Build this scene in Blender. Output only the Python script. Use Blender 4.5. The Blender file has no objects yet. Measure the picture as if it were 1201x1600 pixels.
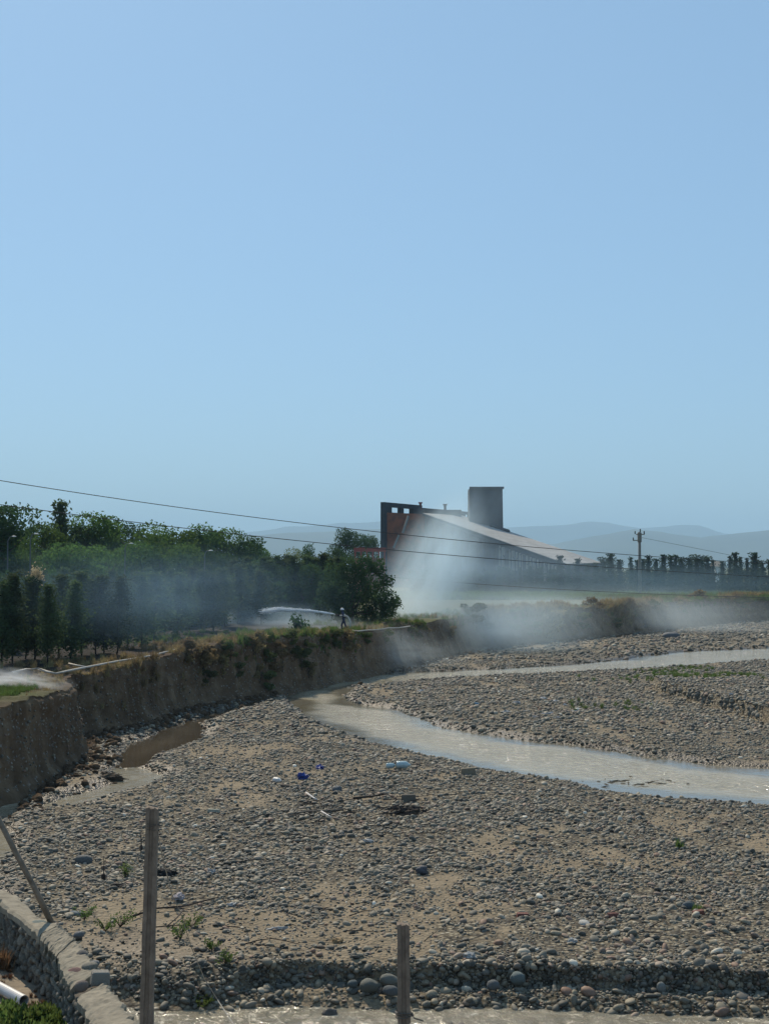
import bpy, bmesh, math, random
import numpy as np
from mathutils import Vector, Matrix, Euler

R = math.radians
rnd = random.Random(7)
rng = np.random.default_rng(7)
scene = bpy.context.scene
col = scene.collection

# ------------------------------------------------------------------ camera, sky, sun, exposure
CAMZ, F, PITCH = 7.0, 2222.0, R(2.19)
cam_d = bpy.data.cameras.new('camera')
cam = bpy.data.objects.new('camera', cam_d); col.objects.link(cam)
cam.location = (0, 0, CAMZ); cam.rotation_euler = (R(90) + PITCH, 0, 0)
cam_d.sensor_fit = 'VERTICAL'; cam_d.sensor_height = 36.0; cam_d.lens = 50.0
cam_d.clip_start = 0.1; cam_d.clip_end = 40000
scene.camera = cam

SUN_EL, SUN_AZ = R(43), R(-22)          # azimuth from +Y, positive towards +X
world = bpy.data.worlds.new('World'); scene.world = world; world.use_nodes = True
wn = world.node_tree; wn.nodes.clear()
sky = wn.nodes.new('ShaderNodeTexSky'); sky.sky_type = 'NISHITA'; sky.sun_disc = False
sky.sun_elevation = SUN_EL; sky.sun_rotation = SUN_AZ
sky.altitude = 300; sky.air_density = 1.0; sky.dust_density = 0.6; sky.ozone_density = 2.0
hsv = wn.nodes.new('ShaderNodeHueSaturation'); hsv.inputs['Saturation'].default_value = 0.95
tint = wn.nodes.new('ShaderNodeMix'); tint.data_type = 'RGBA'; tint.blend_type = 'MULTIPLY'; tint.inputs[0].default_value = 1; tint.inputs[7].default_value = (.90, 1.10, 1.20, 1)
bg = wn.nodes.new('ShaderNodeBackground'); bg.inputs['Strength'].default_value = 0.096
wo = wn.nodes.new('ShaderNodeOutputWorld')
wn.links.new(sky.outputs[0], hsv.inputs['Color']); wn.links.new(hsv.outputs[0], tint.inputs[6]); hz = wn.nodes.new('ShaderNodeMix'); hz.data_type = 'RGBA'; hz.inputs[0].default_value = .55; hz.inputs[7].default_value = (3.35, 5.5, 7.9, 1)
wn.links.new(tint.outputs[2], hz.inputs[6]); wn.links.new(hz.outputs[2], bg.inputs[0]); wn.links.new(bg.outputs[0], wo.inputs[0])
SUNDIR = Vector((math.sin(SUN_AZ) * math.cos(SUN_EL), math.cos(SUN_AZ) * math.cos(SUN_EL), math.sin(SUN_EL)))
sun_d = bpy.data.lights.new('sun', 'SUN'); sun_d.energy = 5.0; sun_d.angle = R(0.53); sun_d.color = (1, .865, .67)
sun = bpy.data.objects.new('sun', sun_d); col.objects.link(sun)
sun.rotation_euler = SUNDIR.to_track_quat('Z', 'Y').to_euler()
scene.view_settings.view_transform = 'Standard'; scene.view_settings.look = 'None'
scene.view_settings.gamma = 1; scene.view_settings.use_curve_mapping = False
scene.view_settings.exposure = 0.0
scene.render.engine = 'CYCLES'
scene.cycles.use_denoising = True
scene.cycles.max_bounces = 6; scene.cycles.diffuse_bounces = 3; scene.cycles.glossy_bounces = 2
scene.cycles.transmission_bounces = 4; scene.cycles.transparent_max_bounces = 8; scene.cycles.volume_bounces = 1
scene.cycles.volume_step_rate = 1.0; scene.cycles.volume_max_steps = 96
scene.cycles.sample_clamp_indirect = 4

# ------------------------------------------------------------------ measuring helpers
cp, sp_ = math.cos(PITCH), math.sin(PITCH)
def ray(px, py):
    dx = (px - 600.5) / F; dv = -(py - 800.0) / F
    return np.array([dx, cp - dv * sp_, sp_ + dv * cp])
def G(px, py, z=0.0):                    # where the line of sight of a pixel meets height z
    d = ray(px, py); t = (z - CAMZ) / d[2]
    return (d[0] * t, d[1] * t)
def AT(px, py, Y):                       # point at distance Y
    d = ray(px, py); t = Y / d[1]
    return Vector((d[0] * t, Y, CAMZ + d[2] * t))
def PX(Y):                               # metres per photo pixel at distance Y
    return Y / F

# ------------------------------------------------------------------ noise
def _h(ix, iy, iz, s):
    n = (ix.astype(np.int64) * 374761393 + iy.astype(np.int64) * 668265263 + iz.astype(np.int64) * 2147483647 + s * 974711) & 0xffffffff
    n = ((n ^ (n >> 13)) * 1274126177) & 0xffffffff
    n = n ^ (n >> 16)
    return (n & 0xffff) / 65535.0
def vnoise(x, y, z=None, s=0):
    x = np.asarray(x, float); y = np.asarray(y, float)
    z = np.zeros_like(x) if z is None else np.asarray(z, float)
    x, y, z = np.broadcast_arrays(x, y, z)
    ix, iy, iz = np.floor(x), np.floor(y), np.floor(z)
    fx, fy, fz = x - ix, y - iy, z - iz
    fx = fx * fx * (3 - 2 * fx); fy = fy * fy * (3 - 2 * fy); fz = fz * fz * (3 - 2 * fz)
    r = 0
    for a in (0, 1):
        for b in (0, 1):
            for c in (0, 1):
                w = (fx if a else 1 - fx) * (fy if b else 1 - fy) * (fz if c else 1 - fz)
                r = r + w * _h(ix + a, iy + b, iz + c, s)
    return r * 2 - 1
def fbm(x, y, z=None, s=0, o=4):
    r, a, t = 0, 1.0, 0.0
    for k in range(o):
        f = 2.03 ** k
        r = r + a * vnoise(np.asarray(x) * f, np.asarray(y) * f, None if z is None else np.asarray(z) * f, s + k * 17)
        t += a; a *= .5
    return r / t
def sst(a, b, v):
    t = np.clip((v - a) / (b - a), 0, 1); return t * t * (3 - 2 * t)
def sdf(poly, x, y):
    x = np.asarray(x, float); y = np.asarray(y, float)
    best = np.full(x.shape, 1e9); inside = np.zeros(x.shape, bool)
    n = len(poly)
    for i in range(n):
        ax, ay = poly[i]; bx, by = poly[(i + 1) % n]
        ex, ey = bx - ax, by - ay; L = ex * ex + ey * ey + 1e-12
        t = np.clip(((x - ax) * ex + (y - ay) * ey) / L, 0, 1)
        best = np.minimum(best, (x - ax - t * ex) ** 2 + (y - ay - t * ey) ** 2)
        if abs(ey) > 1e-9:
            c = ((ay > y) != (by > y)) & (x < ex * (y - ay) / ey + ax); inside ^= c
    d = np.sqrt(best)
    return np.where(inside, -d, d)

# ------------------------------------------------------------------ object helpers
def tag(o, label=None, cat=None, group=None, kind=None):
    if label: o['label'] = label
    if cat: o['category'] = cat
    if group: o['group'] = group
    if kind: o['kind'] = kind
    return o
def mesh_np(name, v, f, mat=None, smooth=False):
    me = bpy.data.meshes.new(name)
    v = np.asarray(v, np.float32); f = np.asarray(f, np.int32)
    me.vertices.add(len(v)); me.vertices.foreach_set('co', v.ravel())
    k = f.shape[1]
    me.loops.add(f.size); me.loops.foreach_set('vertex_index', f.ravel())
    me.polygons.add(len(f)); me.polygons.foreach_set('loop_start', np.arange(0, f.size, k, dtype=np.int32))
    me.update(calc_edges=True)
    if smooth: me.polygons.foreach_set('use_smooth', np.ones(len(f), bool))
    if mat: me.materials.append(mat)
    return me
def link(name, me, parent=None, loc=(0, 0, 0), rot=(0, 0, 0), scl=(1, 1, 1)):
    o = bpy.data.objects.new(name, me); col.objects.link(o)
    o.location = loc; o.rotation_euler = rot; o.scale = scl
    if parent: o.parent = parent
    return o
def empty(name, loc=(0, 0, 0), rz=0):
    o = bpy.data.objects.new(name, None); col.objects.link(o); o.location = loc; o.rotation_euler = (0, 0, rz); o.empty_display_size = .2
    return o
def fattr(me, name, vals):
    a = me.attributes.new(name, 'FLOAT', 'POINT'); a.data.foreach_set('value', np.asarray(vals, np.float32))
class MB:
    def __init__(s): s.v = []; s.f = []
    def box(s, c, d, rot=None, taper=1.0):
        b = len(s.v); M = Euler(rot).to_matrix() if rot is not None else Matrix.Identity(3)
        for z in (-1, 1):
            k = taper if z > 0 else 1
            for x, y in ((-1, -1), (1, -1), (1, 1), (-1, 1)):
                p = M @ Vector((x * d[0] / 2 * k, y * d[1] / 2 * k, z * d[2] / 2)); s.v.append((p[0] + c[0], p[1] + c[1], p[2] + c[2]))
        s.f += [[b, b + 3, b + 2, b + 1], [b + 4, b + 5, b + 6, b + 7]] + [[b + i, b + (i + 1) % 4, b + 4 + (i + 1) % 4, b + 4 + i] for i in range(4)]
        return s
    def prism(s, base, top):             # two rings of points
        b = len(s.v); n = len(base); s.v += [tuple(p) for p in base] + [tuple(p) for p in top]
        s.f += [list(range(b + n - 1, b - 1, -1)), list(range(b + n, b + 2 * n))] + [[b + i, b + (i + 1) % n, b + n + (i + 1) % n, b + n + i] for i in range(n)]
        return s
    def tube(s, pts, rad, seg=6, cap=True):
        pts = [Vector(p) for p in pts]
        if not hasattr(rad, '__len__'): rad = [rad] * len(pts)
        b = len(s.v); up = Vector((0, 0, 1)); prev = None
        for i, p in enumerate(pts):
            d = (pts[min(i + 1, len(pts) - 1)] - pts[max(i - 1, 0)]).normalized()
            if prev is None:
                a = d.cross(up)
                if a.length < .05: a = d.cross(Vector((1, 0, 0)))
                a.normalize()
            else:
                a = (prev - d * prev.dot(d)).normalized()
            prev = a; c = d.cross(a)
            for k in range(seg):
                t = 2 * math.pi * k / seg; s.v.append(tuple(p + (a * math.cos(t) + c * math.sin(t)) * rad[i]))
        for i in range(len(pts) - 1):
            for k in range(seg):
                k2 = (k + 1) % seg
                s.f.append([b + i * seg + k, b + i * seg + k2, b + (i + 1) * seg + k2, b + (i + 1) * seg + k])
        if cap:
            s.f.append([b + k for k in range(seg)][::-1]); e = b + (len(pts) - 1) * seg; s.f.append([e + k for k in range(seg)])
        return s
    def lathe(s, prof, seg=10, c=(0, 0, 0)):
        return s.tube([(c[0], c[1], c[2] + z) for r, z in prof], [r for r, z in prof], seg)
    def mesh(s, name, mat, smooth=False, bevel=0):
        me = bpy.data.meshes.new(name); me.from_pydata(s.v, [], s.f)
        if bevel or True:
            bm = bmesh.new(); bm.from_mesh(me); bmesh.ops.recalc_face_normals(bm, faces=bm.faces)
            if bevel: bmesh.ops.bevel(bm, geom=list(bm.edges), offset=bevel, segments=1, affect='EDGES')
            bm.to_mesh(me); bm.free()
        if smooth: me.polygons.foreach_set('use_smooth', np.ones(len(me.polygons), bool))
        if mat: me.materials.append(mat)
        me.update(); return me
    def build(s, name, mat, parent=None, smooth=False, bevel=0, **k):
        return link(name, s.mesh(name, mat, smooth, bevel), parent, **k)

# ------------------------------------------------------------------ materials
def nodes(name):
    m = bpy.data.materials.new(name); m.use_nodes = True; nt = m.node_tree
    return m, nt, nt.nodes['Principled BSDF'], nt.nodes['Material Output']
def N(nt, t, **k):
    n = nt.nodes.new(t)
    for a, b in k.items():
        if a in n.inputs.keys() if hasattr(n.inputs, 'keys') else False: n.inputs[a].default_value = b
        else: setattr(n, a, b)
    return n
def ramp(nt, fac, stops, interp='LINEAR'):
    r = nt.nodes.new('ShaderNodeValToRGB'); cr = r.color_ramp; cr.interpolation = interp
    while len(cr.elements) < len(stops): cr.elements.new(.5)
    for e, (p, c) in zip(cr.elements, stops):
        e.position = p; e.color = (*c, 1) if len(c) == 3 else c
    nt.links.new(fac, r.inputs[0]); return r.outputs[0]
def mixc(nt, fac, a, b, mode='MIX'):
    m = nt.nodes.new('ShaderNodeMix'); m.data_type = 'RGBA'; m.blend_type = mode
    for s, v in ((m.inputs[0], fac), (m.inputs[6], a), (m.inputs[7], b)):
        if isinstance(v, (int, float)): s.default_value = v
        elif isinstance(v, tuple): s.default_value = (*v, 1)
        else: nt.links.new(v, s)
    return m.outputs[2]
def noise_tex(nt, scale, detail=6, rough=.6, vec=None, dist=0):
    n = nt.nodes.new('ShaderNodeTexNoise'); n.inputs['Scale'].default_value = scale; n.inputs['Detail'].default_value = detail
    n.inputs['Roughness'].default_value = rough; n.inputs['Distortion'].default_value = dist
    if vec is not None: nt.links.new(vec, n.inputs['Vector'])
    return n.outputs['Fac']
def bump(nt, bs, h, dist=.02, strength=1):
    b = nt.nodes.new('ShaderNodeBump'); b.inputs['Distance'].default_value = dist; b.inputs['Strength'].default_value = strength
    nt.links.new(h, b.inputs['Height']); nt.links.new(b.outputs[0], bs.inputs['Normal'])
def simple(name, c1, c2=None, scale=3, rough=.85, bd=.01, spec=.3, metal=0, obj=True, rand=0):
    m, nt, bs, out = nodes(name)
    c2 = c2 or tuple(x * .7 for x in c1)
    tc = N(nt, 'ShaderNodeTexCoord'); v = tc.outputs['Object' if obj else 'Generated']
    n = noise_tex(nt, scale, 7, .65, v)
    c = ramp(nt, n, [(.3, c2), (.7, c1)])
    if rand:
        oi = N(nt, 'ShaderNodeObjectInfo'); mr = N(nt, 'ShaderNodeMapRange')
        mr.inputs[3].default_value = 1 - rand; mr.inputs[4].default_value = 1 + rand
        nt.links.new(oi.outputs['Random'], mr.inputs[0])
        h = N(nt, 'ShaderNodeHueSaturation'); nt.links.new(mr.outputs[0], h.inputs['Value']); nt.links.new(c, h.inputs['Color']); c = h.outputs[0]
    nt.links.new(c, bs.inputs['Base Color']); bs.inputs['Roughness'].default_value = rough
    bs.inputs['Specular IOR Level'].default_value = spec; bs.inputs['Metallic'].default_value = metal
    if bd: bump(nt, bs, noise_tex(nt, scale * 4, 5, .6, v), bd)
    return m
def leafmat(name, ca, cb, trans=.35, scale=.8):
    m, nt, bs, out = nodes(name)
    tc = N(nt, 'ShaderNodeTexCoord'); oi = N(nt, 'ShaderNodeObjectInfo')
    n = noise_tex(nt, scale, 4, .6, tc.outputs['Object'])
    c = ramp(nt, n, [(.32, ca), (.68, cb)])
    mr = N(nt, 'ShaderNodeMapRange'); mr.inputs[3].default_value = .72; mr.inputs[4].default_value = 1.3
    nt.links.new(oi.outputs['Random'], mr.inputs[0])
    mh = N(nt, 'ShaderNodeMapRange'); mh.inputs[3].default_value = .485; mh.inputs[4].default_value = .515
    nt.links.new(oi.outputs['Random'], mh.inputs[0])
    h = N(nt, 'ShaderNodeHueSaturation'); nt.links.new(mr.outputs[0], h.inputs['Value']); nt.links.new(mh.outputs[0], h.inputs['Hue']); nt.links.new(c, h.inputs['Color'])
    bs.inputs['Roughness'].default_value = .9; bs.inputs['Specular IOR Level'].default_value = .06
    nt.links.new(h.outputs[0], bs.inputs['Base Color'])
    tr = N(nt, 'ShaderNodeBsdfTranslucent'); ms = N(nt, 'ShaderNodeMixShader'); ms.inputs[0].default_value = trans
    h2 = N(nt, 'ShaderNodeHueSaturation'); h2.inputs['Value'].default_value = 1.5; nt.links.new(h.outputs[0], h2.inputs['Color'])
    nt.links.new(h2.outputs[0], tr.inputs[0]); nt.links.new(bs.outputs[0], ms.inputs[1]); nt.links.new(tr.outputs[0], ms.inputs[2])
    nt.links.new(ms.outputs[0], out.inputs['Surface'])
    return m

def bed_material():
    m, nt, bs, out = nodes('riverbed_gravel')
    tc = N(nt, 'ShaderNodeTexCoord'); v = tc.outputs['Object']
    at = N(nt, 'ShaderNodeAttribute'); at.attribute_name = 'sand'
    aw = N(nt, 'ShaderNodeAttribute'); aw.attribute_name = 'wet'
    vo = N(nt, 'ShaderNodeTexVoronoi'); vo.inputs['Scale'].default_value = 11; nt.links.new(v, vo.inputs['Vector'])
    vo2 = N(nt, 'ShaderNodeTexVoronoi'); vo2.inputs['Scale'].default_value = 26; nt.links.new(v, vo2.inputs['Vector'])
    sep = N(nt, 'ShaderNodeSeparateColor'); nt.links.new(vo.outputs['Color'], sep.inputs[0])
    stone = ramp(nt, sep.outputs[0], [(0, (.07, .062, .05)), (.4, (.15, .132, .10)), (.7, (.28, .24, .17)), (.93, (.36, .315, .225)), (1, (.5, .46, .37))])
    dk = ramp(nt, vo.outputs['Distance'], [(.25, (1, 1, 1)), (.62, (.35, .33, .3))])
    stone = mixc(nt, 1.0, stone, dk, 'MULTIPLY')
    n = noise_tex(nt, 1.3, 8, .65, v)
    sandc = ramp(nt, n, [(.3, (.165, .13, .085)), (.7, (.28, .225, .15))])
    fine = noise_tex(nt, 40, 4, .7, v)
    sandc = mixc(nt, .5, sandc, ramp(nt, fine, [(.35, (.5, .5, .5)), (.65, (1.25, 1.25, 1.25))]), 'MULTIPLY')
    mm = N(nt, 'ShaderNodeMath'); mm.operation = 'ADD'; nt.links.new(at.outputs['Fac'], mm.inputs[0])
    n3 = noise_tex(nt, 3, 5, .7, v); m3 = N(nt, 'ShaderNodeMath'); m3.operation = 'MULTIPLY_ADD'; nt.links.new(n3, m3.inputs[0]); m3.inputs[1].default_value = 1.2; m3.inputs[2].default_value = -.6
    nt.links.new(m3.outputs[0], mm.inputs[1])
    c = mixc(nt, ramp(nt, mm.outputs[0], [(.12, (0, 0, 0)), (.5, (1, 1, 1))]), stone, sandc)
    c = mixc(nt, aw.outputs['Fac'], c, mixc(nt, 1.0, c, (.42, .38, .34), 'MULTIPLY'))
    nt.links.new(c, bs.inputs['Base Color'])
    rr = N(nt, 'ShaderNodeMapRange'); rr.inputs[3].default_value = .95; rr.inputs[4].default_value = .35; nt.links.new(aw.outputs['Fac'], rr.inputs[0]); nt.links.new(rr.outputs[0], bs.inputs['Roughness'])
    bs.inputs['Specular IOR Level'].default_value = .25
    inv = N(nt, 'ShaderNodeMath'); inv.operation = 'SUBTRACT'; inv.inputs[0].default_value = 1; nt.links.new(vo.outputs['Distance'], inv.inputs[1])
    ad = N(nt, 'ShaderNodeMath'); ad.operation = 'MULTIPLY_ADD'; nt.links.new(fine, ad.inputs[0]); ad.inputs[1].default_value = .35; nt.links.new(inv.outputs[0], ad.inputs[2])
    bump(nt, bs, ad.outputs[0], .05, .9)
    return m
def earth_material(name, ca, cb, cc, peb=9, grass=False):
    m, nt, bs, out = nodes(name)
    tc = N(nt, 'ShaderNodeTexCoord'); v = tc.outputs['Object']
    mp = N(nt, 'ShaderNodeMapping'); nt.links.new(v, mp.inputs[0]); mp.inputs['Scale'].default_value = (1, 1, .45)
    n = noise_tex(nt, .9, 9, .68, mp.outputs[0])
    c = ramp(nt, n, [(.28, ca), (.5, cb), (.72, cc)])
    vo = N(nt, 'ShaderNodeTexVoronoi'); vo.inputs['Scale'].default_value = peb; nt.links.new(v, vo.inputs['Vector'])
    sep = N(nt, 'ShaderNodeSeparateColor'); nt.links.new(vo.outputs['Color'], sep.inputs[0])
    pm = N(nt, 'ShaderNodeMath'); pm.operation = 'GREATER_THAN'; pm.inputs[1].default_value = .8; nt.links.new(sep.outputs[1], pm.inputs[0])
    pr = N(nt, 'ShaderNodeMath'); pr.operation = 'LESS_THAN'; pr.inputs[1].default_value = .36; nt.links.new(vo.outputs['Distance'], pr.inputs[0])
    pq = N(nt, 'ShaderNodeMath'); pq.operation = 'MULTIPLY'; nt.links.new(pm.outputs[0], pq.inputs[0]); nt.links.new(pr.outputs[0], pq.inputs[1])
    c = mixc(nt, pq.outputs[0], c, ramp(nt, sep.outputs[0], [(0, (.12, .12, .115)), (1, (.33, .31, .27))]))
    nt.links.new(c, bs.inputs['Base Color']); bs.inputs['Roughness'].default_value = .95; bs.inputs['Specular IOR Level'].default_value = .15
    ad = N(nt, 'ShaderNodeMath'); ad.operation = 'MULTIPLY_ADD'; nt.links.new(pq.outputs[0], ad.inputs[0]); ad.inputs[1].default_value = .3; nt.links.new(noise_tex(nt, 7, 8, .7, v), ad.inputs[2])
    bump(nt, bs, ad.outputs[0], .12, 1)
    return m
def ground_material():
    m, nt, bs, out = nodes('bank_top_ground')
    tc = N(nt, 'ShaderNodeTexCoord'); v = tc.outputs['Object']
    at = N(nt, 'ShaderNodeAttribute'); at.attribute_name = 'green'
    ac = N(nt, 'ShaderNodeAttribute'); ac.attribute_name = 'char'
    n = noise_tex(nt, .5, 9, .7, v)
    dirt = ramp(nt, n, [(.3, (.055, .037, .026)), (.7, (.135, .095, .064))])
    gr = ramp(nt, noise_tex(nt, 2.5, 7, .7, v), [(.3, (.045, .06, .022)), (.7, (.14, .14, .06))])
    c = mixc(nt, at.outputs['Fac'], dirt, gr)
    ch = ramp(nt, noise_tex(nt, 1.6, 8, .75, v), [(.35, (.012, .011, .01)), (.6, (.035, .03, .027)), (.75, (.09, .082, .075))])
    c = mixc(nt, ac.outputs['Fac'], c, ch)
    nt.links.new(c, bs.inputs['Base Color']); bs.inputs['Roughness'].default_value = .95; bs.inputs['Specular IOR Level'].default_value = .1
    bump(nt, bs, noise_tex(nt, 9, 7, .7, v), .08)
    return m
def water_material(name, ca, cb, rough=.12, bscale=5, bd=.05):
    m, nt, bs, out = nodes(name)
    tc = N(nt, 'ShaderNodeTexCoord'); v = tc.outputs['Object']
    at = N(nt, 'ShaderNodeAttribute'); at.attribute_name = 'depth'
    n = noise_tex(nt, .35, 6, .6, v, .6)
    c = ramp(nt, n, [(.3, ca), (.7, cb)])
    c = mixc(nt, ramp(nt, at.outputs['Fac'], [(0, (1, 1, 1)), (.35, (0, 0, 0))]), c, mixc(nt, 1.0, c, (.42, .42, .42), 'MULTIPLY'))
    foam = ramp(nt, noise_tex(nt, 2.2, 9, .78, v, 1.2), [(.53, (0, 0, 0)), (.66, (1, 1, 1))])
    fm = N(nt, 'ShaderNodeMath'); fm.operation = 'MULTIPLY'; nt.links.new(foam, fm.inputs[0]); nt.links.new(at.outputs['Fac'], fm.inputs[1])
    c = mixc(nt, fm.outputs[0], c, (.62, .57, .46))
    nt.links.new(c, bs.inputs['Base Color']); bs.inputs['Roughness'].default_value = rough; bs.inputs['IOR'].default_value = 1.33
    bs.inputs['Specular IOR Level'].default_value = .5
    mp = N(nt, 'ShaderNodeMapping'); nt.links.new(v, mp.inputs[0]); mp.inputs['Scale'].default_value = (1, .8, 1); mp.inputs['Rotation'].default_value = (0, 0, .4)
    h = noise_tex(nt, bscale, 5, .6, mp.outputs[0], .5)
    b = N(nt, 'ShaderNodeBump'); b.inputs['Distance'].default_value = bd; nt.links.new(h, b.inputs['Height'])
    st = N(nt, 'ShaderNodeMapRange'); st.inputs[3].default_value = .12; st.inputs[4].default_value = 1; nt.links.new(at.outputs['Fac'], st.inputs[0]); nt.links.new(st.outputs[0], b.inputs['Strength'])
    nt.links.new(b.outputs[0], bs.inputs['Normal'])
    return m
def stone_material(name='river_stone', attr=True):
    m, nt, bs, out = nodes(name)
    if attr:
        at = N(nt, 'ShaderNodeAttribute'); at.attribute_type = 'INSTANCER'; at.attribute_name = 'tone'; f = at.outputs['Fac']
    else:
        oi = N(nt, 'ShaderNodeObjectInfo'); f = oi.outputs['Random']
    c = ramp(nt, f, [(0, (.055, .053, .045)), (.2, (.10, .098, .082)), (.45, (.17, .158, .125)), (.62, (.26, .225, .16)), (.8, (.15, .145, .125)), (.88, (.22, .135, .095)), (.93, (.34, .305, .24)), (.975, (.44, .41, .33)), (1, (.72, .69, .6))])
    tc = N(nt, 'ShaderNodeTexCoord')
    n = noise_tex(nt, 2.2, 6, .7, tc.outputs['Object'])
    c = mixc(nt, .8, c, ramp(nt, n, [(.3, (.62, .6, .58)), (.7, (1.2, 1.18, 1.14))]), 'MULTIPLY')
    nt.links.new(c, bs.inputs['Base Color']); bs.inputs['Roughness'].default_value = .7; bs.inputs['Specular IOR Level'].default_value = .35
    return m
def volume_mat(name, dens, color=(.80, .93, 1), nscale=2.0, power=1.3, lo=.38, hi=.68, seed=0, aniso=.2, detail=4, stretch=(1, 1, 1)):
    m = bpy.data.materials.new(name); m.use_nodes = True; nt = m.node_tree; nt.nodes.clear()
    out = N(nt, 'ShaderNodeOutputMaterial'); pv = N(nt, 'ShaderNodeVolumePrincipled')
    pv.inputs['Color'].default_value = (*color, 1); pv.inputs['Anisotropy'].default_value = aniso
    tc = N(nt, 'ShaderNodeTexCoord')
    ln = N(nt, 'ShaderNodeVectorMath'); ln.operation = 'LENGTH'; nt.links.new(tc.outputs['Object'], ln.inputs[0])
    fo = N(nt, 'ShaderNodeMapRange'); fo.inputs[1].default_value = 1; fo.inputs[2].default_value = 0; nt.links.new(ln.outputs['Value'], fo.inputs[0])
    pw = N(nt, 'ShaderNodeMath'); pw.operation = 'POWER'; pw.inputs[1].default_value = power; nt.links.new(fo.outputs[0], pw.inputs[0])
    mp = N(nt, 'ShaderNodeMapping'); mp.inputs['Location'].default_value = (seed * 3.1, seed * 1.7, seed * .9); mp.inputs['Scale'].default_value = stretch; nt.links.new(tc.outputs['Object'], mp.inputs[0])
    n = noise_tex(nt, nscale, detail, .6, mp.outputs[0], .5)
    nr = N(nt, 'ShaderNodeMapRange'); nr.inputs[1].default_value = lo; nr.inputs[2].default_value = hi; nt.links.new(n, nr.inputs[0])
    mu = N(nt, 'ShaderNodeMath'); mu.operation = 'MULTIPLY'; nt.links.new(pw.outputs[0], mu.inputs[0]); nt.links.new(nr.outputs[0], mu.inputs[1])
    md = N(nt, 'ShaderNodeMath'); md.operation = 'MULTIPLY'; md.inputs[1].default_value = dens; nt.links.new(mu.outputs[0], md.inputs[0])
    nt.links.new(md.outputs[0], pv.inputs['Density']); nt.links.new(pv.outputs[0], out.inputs['Volume'])
    return m

M_bed = bed_material(); M_stone = stone_material(); M_stone_o = stone_material('loose_stone', False)
M_bank = earth_material('bank_earth', (.062, .038, .022), (.135, .088, .052), (.25, .178, .11))
M_top = ground_material()
M_river = water_material('muddy_river_water', (.31, .275, .19), (.40, .355, .255), .1, 3.4, .16)
M_pool = water_material('brown_pool_water', (.13, .10, .065), (.17, .135, .09), .08, 3, .02)
M_conc = simple('weathered_concrete', (.27, .24, .2), (.15, .13, .11), 6, .9, .01)
M_post = simple('post_concrete', (.26, .20, .15), (.13, .10, .076), 9, .9, .006)
M_cem = simple('cement_cap', (.30, .265, .20), (.15, .132, .10), 4.5, .95, .012)
M_wood = simple('grey_wood', (.27, .22, .17), (.12, .095, .07), 8, .9, .006)
M_dark = simple('dark_wood', (.06, .045, .035), (.025, .02, .018), 9, .9, .006)
M_wire = simple('rusty_wire', (.1, .085, .07), None, 20, .6, 0)
M_cable = simple('black_cable', (.03, .03, .032), None, 5, .6, 0)
M_white = simple('white_plastic', (.65, .65, .63), (.45, .45, .44), 3, .4, .01, .5)
M_pvc = simple('pipe_plastic', (.55, .53, .52), (.38, .36, .35), 3, .45, .003, .5)
M_bark = simple('bark', (.1, .08, .06), (.045, .036, .03), 6, .95, .02)
M_char = simple('charred_bark', (.035, .03, .028), (.015, .014, .013), 6, .95, .02)
M_con = leafmat('conifer_needles', (.026, .05, .024), (.075, .105, .045), .35, .9)
M_dec = leafmat('broad_leaves', (.035, .075, .02), (.085, .145, .038), .42, .5)
M_dec2 = leafmat('dark_broad_leaves', (.022, .05, .022), (.055, .095, .036), .33, .5)
M_olive = leafmat('pale_leaves', (.08, .11, .05), (.15, .17, .08), .4, .7)
M_shrub = leafmat('shrub_leaves', (.05, .075, .03), (.12, .13, .05), .35, 2)
M_dry = leafmat('dry_grass', (.13, .098, .048), (.31, .245, .13), .35, 2)
M_green = leafmat('green_grass', (.05, .085, .02), (.12, .17, .05), .4, 2)

# ------------------------------------------------------------------ riverbed
def PG(pts, z=0.0): return [G(a, b, z) for a, b in pts]
RIVER = PG([(440, 1080), (452, 1100), (480, 1122), (560, 1154), (680, 1185), (800, 1207), (870, 1220), (900, 1222), (930, 1236), (1000, 1243), (1100, 1252), (1201, 1262), (1500, 1290), (1500, 1225), (1201, 1199), (1100, 1191), (1000, 1178), (900, 1161), (800, 1151), (700, 1135), (655, 1118), (622, 1106), (560, 1097), (548, 1084), (556, 1070), (600, 1062), (600, 1053), (560, 1056)])
FAR = PG([(575, 1066), (600, 1062), (700, 1056), (900, 1047), (1000, 1042), (1100, 1035), (1201, 1028), (1500, 1016), (1500, 1004), (1201, 1014), (1100, 1018), (1040, 1024), (1000, 1031), (900, 1040), (800, 1046), (700, 1050), (600, 1055), (570, 1058)])
POOL = PG([(172, 1200), (182, 1182), (200, 1160), (240, 1143), (275, 1128), (330, 1112), (380, 1098), (420, 1088), (430, 1090), (350, 1118), (322, 1128), (325, 1148), (300, 1163), (250, 1176), (232, 1196)])
LINK = PG([(172, 1198), (232, 1196), (262, 1210), (235, 1226), (180, 1240), (130, 1256), (80, 1262), (70, 1255), (110, 1240), (165, 1222)])
LEFTW = PG([(-500, 1330), (-200, 1290), (0, 1247), (50, 1224), (100, 1196), (112, 1196), (80, 1232), (45, 1252), (12, 1290), (22, 1305), (18, 1335), (8, 1380), (-40, 1430), (-500, 1500)])
POLYS = [RIVER, FAR, POOL, LINK, LEFTW]
TERR = PG([(1030, 1076), (1060, 1084), (1085, 1092), (1110, 1098), (1150, 1109), (1201, 1124), (1450, 1180), (1500, 1050), (1100, 1050), (1020, 1060)], .3)
LEDGE = [G(x, y, .08) for x, y in ((-300, 1475), (100, 1480), (240, 1500), (330, 1507), (450, 1506), (600, 1509), (760, 1508), (850, 1508), (960, 1516), (1100, 1516), (1201, 1521), (1500, 1535))]
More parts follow.
